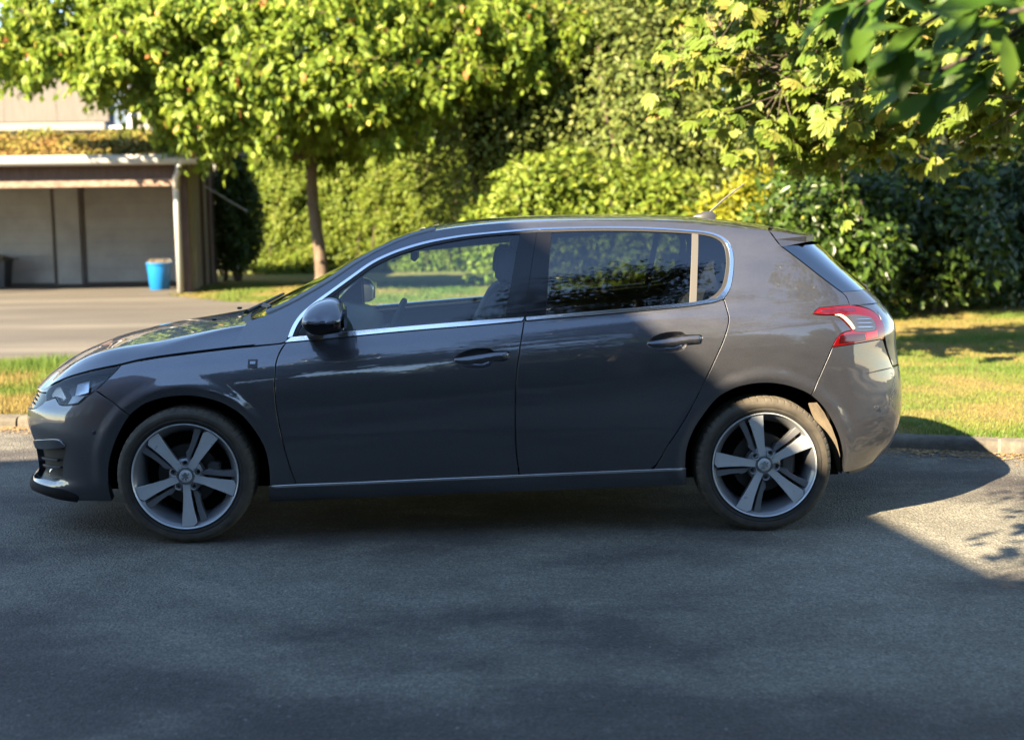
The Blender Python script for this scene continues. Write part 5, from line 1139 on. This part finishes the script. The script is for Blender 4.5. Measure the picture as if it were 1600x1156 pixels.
def shrub(name, c, rad, n, m, label, cat='shrub', group=None, leaf=.07, lw=.55, seed=0, stems=4, amp=.22, droop=.35, floor=.0, core=.62, big=False, shade_tint=0., openness=.30, barkm=None):
    """bushy plant: leaves through the outer part of a lumpy ellipsoid, stems and an opaque core coloured dark as inner shade"""
    rg = np.random.default_rng(seed+900); c = np.array(c, float); rad = np.array(rad, float); base = np.array([c[0], c[1], float(gz(c[0], c[1]))])
    T = empty(name, tuple(base)); D = unit(rg.normal(0, 1, (n, 3))); D[:, 2] = np.where(D[:, 2] < -.75, -D[:, 2], D[:, 2]); lum = lumpy(D, seed)
    rr = 1 + amp*lum + .10*lumpy(D*3.1, seed+3) - openness*rg.random(n)**1.6; P = c + D*rad*rr[:, None]; ok = P[:, 2] > base[2]+floor+.03*rg.random(n)
    P = P[ok]; D = D[ok]; lum = lum[ok]; n = len(P)
    A = D*.45 + rg.normal(0, .6, (n, 3)) + np.array([0, 0, -droop]); Nn = D*.8 + rg.normal(0, .55, (n, 3)) + np.array([-.1, -.15, .35])
    Ln = leaf*rg.uniform(.6, 1.35, n); tint = np.clip(.5 + .22*rg.normal(0, 1, n) + shade_tint - .1*lum, 0, 1)
    leaf_mesh('foliage', P - base, A, Nn, Ln, Ln*lw, m, T, tint, big=big)
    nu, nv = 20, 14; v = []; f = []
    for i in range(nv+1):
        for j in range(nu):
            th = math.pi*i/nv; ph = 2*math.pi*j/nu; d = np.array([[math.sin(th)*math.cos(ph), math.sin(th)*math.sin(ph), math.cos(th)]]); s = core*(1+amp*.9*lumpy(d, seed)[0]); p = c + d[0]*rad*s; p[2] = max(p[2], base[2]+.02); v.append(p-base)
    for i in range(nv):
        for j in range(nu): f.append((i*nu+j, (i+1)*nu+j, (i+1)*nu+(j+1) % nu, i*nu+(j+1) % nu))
    if core > 0: mesh('shade_core', v, f, CORE, T, True)
    for q in range(stems):
        mb = MB(); a = rg.uniform(0, 6.28); limb(mb, (rg.normal()*.08, rg.normal()*.08, -.05), tuple(c - base + np.array([math.cos(a)*rad[0]*.6, math.sin(a)*rad[1]*.6, rad[2]*rg.uniform(.2, .7)])), .035+.012*rad[2], .012, rg); mesh('stem', mb.v, mb.f, barkm or BARKD, T, True)
    tag(T, label, cat, group); return T
def tree(name, base, trunk_h, r0, crown_c, crown_r, ncl, per, clr, m, label, leaf=.1, lw=.6, seed=0, lean=(0, 0), barkm=None, droop=.5, twigs=7, shell=.45, shape=None, group=None, big=False, nl=None, wood_n=60):
    rg = np.random.default_rng(seed+50); base = np.array(base, float); cc, cr = np.array(crown_c, float), np.array(crown_r, float); T = empty(name, tuple(base)); barkm = barkm or BARK
    top = np.array([base[0]+lean[0], base[1]+lean[1], base[2]+trunk_h]); mb = MB(); pts = limb(mb, (0, 0, -.1), tuple(top-base), r0, r0*.72, rg, .03, 9)
    lead = limb(mb, tuple(top-base), tuple(np.array([cc[0], cc[1], cc[2]+cr[2]*.6])-base), r0*.7, r0*.12, rg, .06, 9)
    mb.tube([(0, 0, -.1), (0, 0, .06), (0, 0, .25)], [r0*1.55, r0*1.25, r0], 9); mesh('trunk', mb.v, mb.f, barkm, T, True)
    D = unit(rg.normal(0, 1, (ncl*3, 3))); s = (1-shell*rg.random(ncl*3)**1.3)*(1+.18*lumpy(D, seed)); P = cc + D*cr*s[:, None]
    if shape is not None: P = P[shape(P)]
    P = P[:ncl]; C, A, Nn, seg = sprays(rg, P, clr*rg.uniform(.7, 1.3, len(P)), per, twigs, droop, .4, cc); n = len(C); Ln = leaf*rg.uniform(.65, 1.3, n)
    tint = np.clip(.52 + .2*rg.normal(0, 1, n), .04, 1); tint[rg.random(n) < .006] = .01
    leaf_mesh('foliage', C-base, A, Nn, Ln, Ln*lw, m, T, tint, big=big)
    mb = MB(); axis = [np.array(p) for p in pts[6:] + lead]
    order = rg.permutation(len(P))[:wood_n]
    for q in order:
        t = P[q]-base; k_ = int(np.clip((t[2]-axis[0][2])/(axis[-1][2]-axis[0][2]+1e-6)*len(axis)*.75, 0, len(axis)-2)); limb(mb, tuple(axis[k_]), tuple(t), r0*.30, .012, rg, .14, 6, sag=.06)
    mesh('branches', mb.v, mb.f, barkm, T, True)
    mb = MB()
    for a, b in seg[::3]: mb.tube([tuple(a-base), tuple(b-base)], [.010, .004], 4, False)
    tag(mesh('twigs', mb.v, mb.f, barkm, T, False), kind='stuff'); tag(T, label, 'tree', group); return T
# young tree in front of the hedge
tree('young_tree', (-1.36, 18.6, .02), 2.35, .128, (-2.0, 17.9, 3.85), (5.6, 2.1, 1.75), 620, 130, .42, LIME, 'young lime green tree with slender trunk beside the carport', leaf=.145, lw=.58, seed=4, lean=(-.10, 0), droop=.9,
     shape=lambda P: (P[:, 2] > 2.42 + .27*np.abs(P[:, 0]+1.6) + .35*np.sin(P[:, 0]*2.1+P[:, 1])) & ~((P[:, 0] < -5.2) & (P[:, 2] < 3.85)) & (P[:, 2] < 5.45 - .75*np.clip(P[:, 1]-17.0, 0, 9)) & ~((P[:, 0] < -6.6) & (P[:, 2] > 4.5)) & (P[:, 0] > -8.2), wood_n=90)
# clipped hedge
def hedge(name, x0, x1, y0, dep, top, n, m, label, seed, leaf=.075):
    rg = np.random.default_rng(seed); T = empty(name, ((x0+x1)/2, y0, .02)); o = np.array(T.location)
    k_ = rg.random(n); u = rg.random(n); w = rg.random(n); face = k_ < .74
    x = x0 + (x1-x0)*u; zt = top(x); lum = .16*(vnoise(x*1.4, w*zt*1.6, seed)-.5)*2 + .10*(vnoise(x*3.7, w*zt*4, seed+1)-.5)*2
    y = np.where(face, y0 - lum + rg.random(n)**1.5*.38, y0 + dep*w); z = np.where(face, .04 + (zt-.04)*w, zt + lum*.8 - rg.random(n)**1.5*.30)
    P = np.stack([x, y, z], 1); Dn = np.where(face[:, None], np.array([0, -1, .25]), np.array([0, -.2, 1])); A = rg.normal(0, .6, (n, 3)) + np.array([0, -.3, -.25]); Nn = Dn*.9 + rg.normal(0, .5, (n, 3)) + np.array([-.1, -.1, .25]); Ln = leaf*rg.uniform(.6, 1.35, n)
    leaf_mesh('foliage', P-o, A, Nn, Ln, Ln*.55, m, T, np.clip(.48 + .22*rg.normal(0, 1, n) - .5*lum, 0, 1))
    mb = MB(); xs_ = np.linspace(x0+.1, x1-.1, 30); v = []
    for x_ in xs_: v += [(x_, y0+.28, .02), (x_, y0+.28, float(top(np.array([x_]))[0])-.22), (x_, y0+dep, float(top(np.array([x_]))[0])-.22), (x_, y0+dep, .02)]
    mb.add(v, [(4*i+a, 4*i+4+a, 4*i+5+a, 4*i+1+a) for i in range(len(xs_)-1) for a in range(3)]); mesh('shade_core', np.array(mb.v)-o, mb.f, CORE, T, False)
    for q in range(14):
        mb = MB(); xx = rg.uniform(x0, x1); limb(mb, (xx-o[0], y0+.12-o[1], 0), (xx+rg.normal()*.15-o[0], y0-.02-o[1], float(top(np.array([xx]))[0])*rg.uniform(.5, .95)), .016, .007, rg, .05); mesh('stem', mb.v, mb.f, BARK, T, True)
    return tag(T, label, 'hedge')
hedge('hedge', -3.75, 6.2, 25.0, 1.4, lambda x: 2.62 + .10*np.sin(x*1.3) + .06*np.clip(x, -3, 4), 90000, HEDGE, 'long yellow green hedge behind the slender young tree', 31)
shrub('dark_shrub', (-3.55, 22.4, 1.25), (.52, .6, 1.3), 9000, DEEP, 'dark green shrub between the carport and the hedge', leaf=.10, seed=8)
# tall loose shrubs right of the hedge
for i, (x, y, rx, rz, lab) in enumerate(((2.2, 19.0, 2.0, 3.6, 'tall olive shrub rising directly right of the lime green tree'), (4.5, 17.6, 2.0, 3.4, 'tall olive shrub above the middle of the car roof'), (6.6, 16.6, 1.9, 3.6, 'tall olive shrub behind the aerial of the car'))):
    shrub('tall_shrub', (x, y, rz*.86), (rx, 1.7, rz), 24000, OLIVE, lab, group='tall shrubs behind the car', leaf=.10, lw=.6, seed=40+i, amp=.40, openness=.62, core=.5, stems=5, barkm=BARK)
for i, (x, y, r, m, lab) in enumerate(((2.55, 15.6, .78, HEDGE, 'leafy yellow green bush seen over the front of the roof'), (3.9, 15.4, .72, HEDGE, 'yellow green bush seen over the middle of the roof'), (5.75, 14.6, .66, YELL, 'bright yellow bush just right of the aerial'), (6.9, 13.6, .8, OLIVE, 'olive green bush between the yellow bush and the laurel'))):
    shrub('low_bush', (x, y, r*1.3+.1), (r*1.45, r, r*1.35), 6500, m, lab, group='low bushes behind the car roof', leaf=.12, lw=.5, seed=60+i, amp=.42, openness=.65, core=.4)
# laurels at the right
for i, (x, y, rx, rz, lab) in enumerate(((5.75, 10.9, 1.05, 1.05, 'glossy green laurel bush directly behind the hatchback tailgate'), (7.3, 11.8, 1.15, 1.15, 'glossy laurel bush, middle of three right of the tail lamp'), (9.0, 12.8, 1.2, 1.1, 'shaded laurel bush at the right edge of the picture'))):
    shrub('laurel_bush', (x, y, rz*.80), (rx, .95, rz*.95), 7500, LAUR, lab, group='laurel bushes on the right', leaf=.115, lw=.48, seed=80+i, amp=.42, shade_tint=.10+.14*i, openness=.62, core=.45, big=True)  # leaf tint darkens bush by bush, standing in for deeper shade
shrub('shade_gap_bush', (8.9, 15.6, 2.6), (2.7, 1.6, 2.9), 22000, DARKL, 'bush with near-black leaves for the deep shade above the laurels', leaf=.10, seed=90, openness=.3)  # near-black leaf colour stands in for the unlit gap
# wood behind
for i, (x, y, h, r, m, lab) in enumerate(((-5.2, 33, 8.5, 3.4, DEEP, 'broad green tree far behind the carport house'), (0.2, 30, 9, 3.6, DEEP, 'dark green tree behind the hedge, left of the two'), (5.0, 29, 10, 4.0, OLIVE, 'tall pale green tree behind the olive shrubs'), (10.5, 27, 10, 4.2, DEEP, 'tall dark tree behind the near-black bush'), (15.5, 24, 9, 3.6, DEEP, 'dark tree behind the right edge of the laurels'))):
    shrub('background_tree', (x, y, h*.55), (r, 2.6, h*.62), 17000, m, lab, 'tree', 'trees far behind the hedge', leaf=.20, seed=110+i, amp=.2, stems=2)
# horse chestnut: trunk out of the picture on the right, boughs hanging in
def palmate(rg, C, D, size):
    """compound leaves: five to seven leaflets fanned round the stalk end"""
    cs = []; As = []; Ns = []; Ls = []; Ti = []
    for c, d, s in zip(C, D, size):
        d = d/np.linalg.norm(d); up = np.array([0, 0, 1.]) + rg.normal(0, .45, 3) + np.array([-.15, -.35, 0]); b = np.cross(d, up); b /= np.linalg.norm(b)+1e-9; nn = np.cross(b, d); k_ = rg.integers(5, 8); t0 = rg.uniform(0, 1)
        for q in range(k_):
            a = (q-(k_-1)/2)*(.50+rg.normal(0, .03)); v = d*math.cos(a) + b*math.sin(a); v = v + np.array([0, 0, -.35]) ; cs.append(c); As.append(v); Ns.append(nn + rg.normal(0, .12, 3)); Ls.append(s*(1-.10*abs(q-(k_-1)/2))*rg.uniform(.9, 1.1)); Ti.append(np.clip(t0*.7 + .15 + rg.normal(0, .08), 0.0, 1))
    return np.array(cs), np.array(As), np.array(Ns), np.array(Ls), np.array(Ti)
CT = empty('chestnut_tree', (9.2, 7.2, .05)); o0 = np.array(CT.location); rg = np.random.default_rng(77)
mb = MB(); limb(mb, (0, 0, -.1), (-.2, .1, 4.2), .26, .19, rg, .03, 10); limb(mb, (-.2, .1, 4.2), (-.8, .9, 7.5), .19, .05, rg, .05, 8); mesh('trunk', mb.v, mb.f, BARKD, CT, True)
boughs = [((-.2, .1, 3.4), (-5.5, -2.0, 2.5)), ((-.2, .1, 3.7), (-5.6, -1.6, 3.05)), ((-.2, .1, 3.1), (-4.7, -2.4, 2.3)), ((-.2, .1, 3.9), (-5.2, -2.2, 3.35)), ((-.2, .1, 3.0), (-3.5, -2.6, 2.2)), ((-.2, .1, 3.6), (-4.9, -2.4, 3.0)), ((-.2, .1, 3.2), (-4.9, -2.0, 2.1)), ((-.2, .1, 3.3), (-5.4, -2.2, 2.34)), ((-.2, .1, 3.4), (-5.9, -2.1, 2.7))]
mb = MB(); CC = []; DD = []
for a, b in boughs:
    pts = limb(mb, a, b, .055, .012, rg, .06, 10, sag=.05)
    for p in pts[4:]:
        for q in range(17):
            e = np.array(p) + np.array([rg.normal()*.40, rg.normal()*.45, rg.normal()*.26 - .10]); mb.tube([p, tuple(e)], [.005, .003], 4, False)
            for w in range(6): CC.append(e + rg.normal(0, .06, 3)); DD.append(np.array([-.45, -.25, -.35]) + rg.normal(0, .5, 3))
mesh('boughs', mb.v, mb.f, BARKD, CT, True)
c_, a_, n_, l_, t_ = palmate(rg, CC, DD, rg.uniform(.10, .17, len(CC))); leaf_mesh('foliage', c_, a_, n_, l_, l_*.40, CHEST, CT, t_, big=True, fold=.10, curl=.10)
P = np.array([4.5, 7.1, 5.7]) + unit(rg.normal(0, 1, (260, 3)))*np.array([2.8, 2.0, 1.2])*rg.uniform(.3, 1, (260, 1)); C, A, Nn, seg = sprays(rg, P, np.full(260, .45), 70, 7, .5, .4); Ln = .2*rg.uniform(.7, 1.2, len(C))  # unseen crown, placed so that its shade falls on the laurels
leaf_mesh('upper_crown', C-o0, A, Nn, Ln, Ln*.45, CHEST, CT, np.clip(.5+.2*rg.normal(0, 1, len(C)), .08, 1))
mb = MB()
for q in range(24): limb(mb, (-.5, .5, 5.2), tuple(P[q*10]-o0), .06, .015, rg, .1, 6)
mesh('crown_branches', mb.v, mb.f, BARKD, CT, True)
tag(CT, 'sunlit horse chestnut boughs hanging in above the rear of the car', 'tree')
# nearer bough in shade at the top right corner
NT = empty('near_tree', (5.6, -2.6, 0)); o1 = np.array(NT.location); rg = np.random.default_rng(5)
mb = MB(); limb(mb, (0, 0, -.1), (-.1, .05, 3.4), .16, .12, rg, .03, 10); mesh('trunk', mb.v, mb.f, BARKD, NT, True)
mb = MB(); tips = []
for b in ((2.38, -2.75, 1.90), (2.30, -2.55, 1.99), (2.50, -2.6, 1.82), (2.55, -2.85, 1.92), (2.42, -2.4, 2.03), (2.66, -2.5, 1.86), (2.58, -2.7, 2.02), (2.74, -2.75, 1.80)):
    pts = limb(mb, (-.1, .05, 2.9), tuple(np.array(b)-o1), .030, .006, rg, .04, 10, sag=.03); tips.append((np.array(pts[-1]), unit(np.array(pts[-1])-np.array(pts[-3])))); tips.append((np.array(pts[-2]), unit(np.array(pts[-1])-np.array(pts[-3])))); tips.append((np.array(pts[-3]), unit(np.array(pts[-1])-np.array(pts[-3]))))
mesh('boughs', mb.v, mb.f, BARKD, NT, True)
cs = []; As = []; Ns = []; Ls = []
for p, d in tips:
    for q in range(10):
        v = d*.75 + rg.normal(0, .55, 3) + np.array([-.25, 0, -.38]); cs.append(p + rg.normal(0, .03, 3)); As.append(v); Ns.append(np.array([-.1, -.45, .8]) + rg.normal(0, .35, 3)); Ls.append(rg.uniform(.11, .175))
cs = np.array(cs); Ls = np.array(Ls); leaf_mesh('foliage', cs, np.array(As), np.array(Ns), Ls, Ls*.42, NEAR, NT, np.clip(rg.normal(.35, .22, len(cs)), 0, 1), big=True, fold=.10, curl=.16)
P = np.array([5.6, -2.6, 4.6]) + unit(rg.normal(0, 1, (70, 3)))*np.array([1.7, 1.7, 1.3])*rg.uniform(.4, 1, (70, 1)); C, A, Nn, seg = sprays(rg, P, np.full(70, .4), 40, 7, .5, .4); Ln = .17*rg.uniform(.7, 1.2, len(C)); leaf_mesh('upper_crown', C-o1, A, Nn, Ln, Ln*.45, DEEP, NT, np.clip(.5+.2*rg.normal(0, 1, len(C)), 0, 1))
mb = MB()
for q in range(14): limb(mb, (-.1, .05, 3.3), tuple(P[q*5]-o1), .05, .012, rg, .1, 6)
mesh('crown_branches', mb.v, mb.f, BARKD, NT, True)
tag(NT, 'near tree with large dark shaded leaves hanging into the top right corner', 'tree')
# trees on the photographer's side: they shade the foreground and show in the paint and glass
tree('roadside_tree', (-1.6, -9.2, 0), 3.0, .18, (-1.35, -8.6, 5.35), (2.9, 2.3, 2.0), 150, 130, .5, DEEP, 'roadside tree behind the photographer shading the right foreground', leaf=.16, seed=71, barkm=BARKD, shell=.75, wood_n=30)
RT = [o for o in bpy.data.objects if o.name.startswith('roadside_tree')][0]; rgd = np.random.default_rng(12); o2 = np.array(RT.location); mb = MB(); CL = []
for tx, ty in ((3.78, -.05), (4.0, .28), (4.15, .62), (3.62, -.42), (4.3, .85), (4.1, -.2), (4.45, .4)):
    zt = rgd.uniform(4.3, 5.0); CL.append(np.array([tx - 1.38/1.32*zt, ty - 1.40/1.32*zt, zt])); limb(mb, (.2, .3, 4.2), tuple(CL[-1]-o2), .03, .008, rgd, .05, 7)
mesh('dapple_bough', mb.v, mb.f, BARKD, RT, True); C, A, Nn, seg = sprays(rgd, np.array(CL), np.full(len(CL), .24), 20, 5, .5, .4); Ln = .13*rgd.uniform(.7, 1.2, len(C)); leaf_mesh('dapple_leaves', C-o2, A, Nn, Ln, Ln*.55, DEEP, RT, rgd.random(len(C)))  # unseen bough, added along the sun's path to dapple the road
for i, (x, y, h, r) in enumerate(((-3.2, -18.5, 5.6, 3.0), (2.2, -19, 6.4, 3.3), (7.8, -18, 7.2, 3.5), (13.0, -14, 7.0, 3.3))):
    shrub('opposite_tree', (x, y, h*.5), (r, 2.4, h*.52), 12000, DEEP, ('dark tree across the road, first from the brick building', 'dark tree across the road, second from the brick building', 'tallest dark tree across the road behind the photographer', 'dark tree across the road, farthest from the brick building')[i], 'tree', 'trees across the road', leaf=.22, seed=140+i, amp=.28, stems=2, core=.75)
hedge('filler_hedge', -6, 18, -11.6, -1.4, lambda x: 2.6 + .15*np.sin(x), 20000, DEEP, 'long dark hedge across the road, added to darken reflections in the car', 36, leaf=.16)  # unseen hedge, added to close bright gaps in the door reflections
rgc = np.random.default_rng(3); CD = empty('cedar_tree', (3.1, -9.8, 0)); mb = MB(); limb(mb, (0, 0, -.1), (.1, 0, 13.5), .32, .04, rgc, .01, 14); mesh('trunk', mb.v, mb.f, BARKD, CD, True)
mb = MB(); CC = []
for zt_ in np.arange(2.6, 13.2, .55):
    for q in range(6):
        a = rgc.uniform(0, 6.28); l = (4.3*(1-.5*(zt_-2.6)/11))*rgc.uniform(.6, 1.1); e = np.array([math.cos(a)*l, math.sin(a)*l, zt_+rgc.normal()*.2+.1]); limb(mb, (0, 0, zt_), tuple(e), .05, .012, rgc, .05, 6, sag=.05)
        for t in np.linspace(.25, 1, 8): CC.append(np.array([e[0]*t, e[1]*t, zt_+(e[2]-zt_)*t+.12*math.sin(3.14*t)]))
mesh('branches', mb.v, mb.f, BARKD, CD, True); CC = np.array(CC); n = len(CC)*26; C = np.repeat(CC, 26, 0) + rgc.normal(0, 1, (n, 3))*np.array([.32, .32, .07]); A = rgc.normal(0, 1, (n, 3))*np.array([1, 1, .3]); Ln = rgc.uniform(.10, .22, n)
leaf_mesh('foliage', C, A, rgc.normal(0, .3, (n, 3))+np.array([0, 0, 1]), Ln, Ln*.4, DARKL, CD, rgc.random(n)); tag(CD, 'tall layered cedar across the road, mirrored in the rear windows', 'tree')
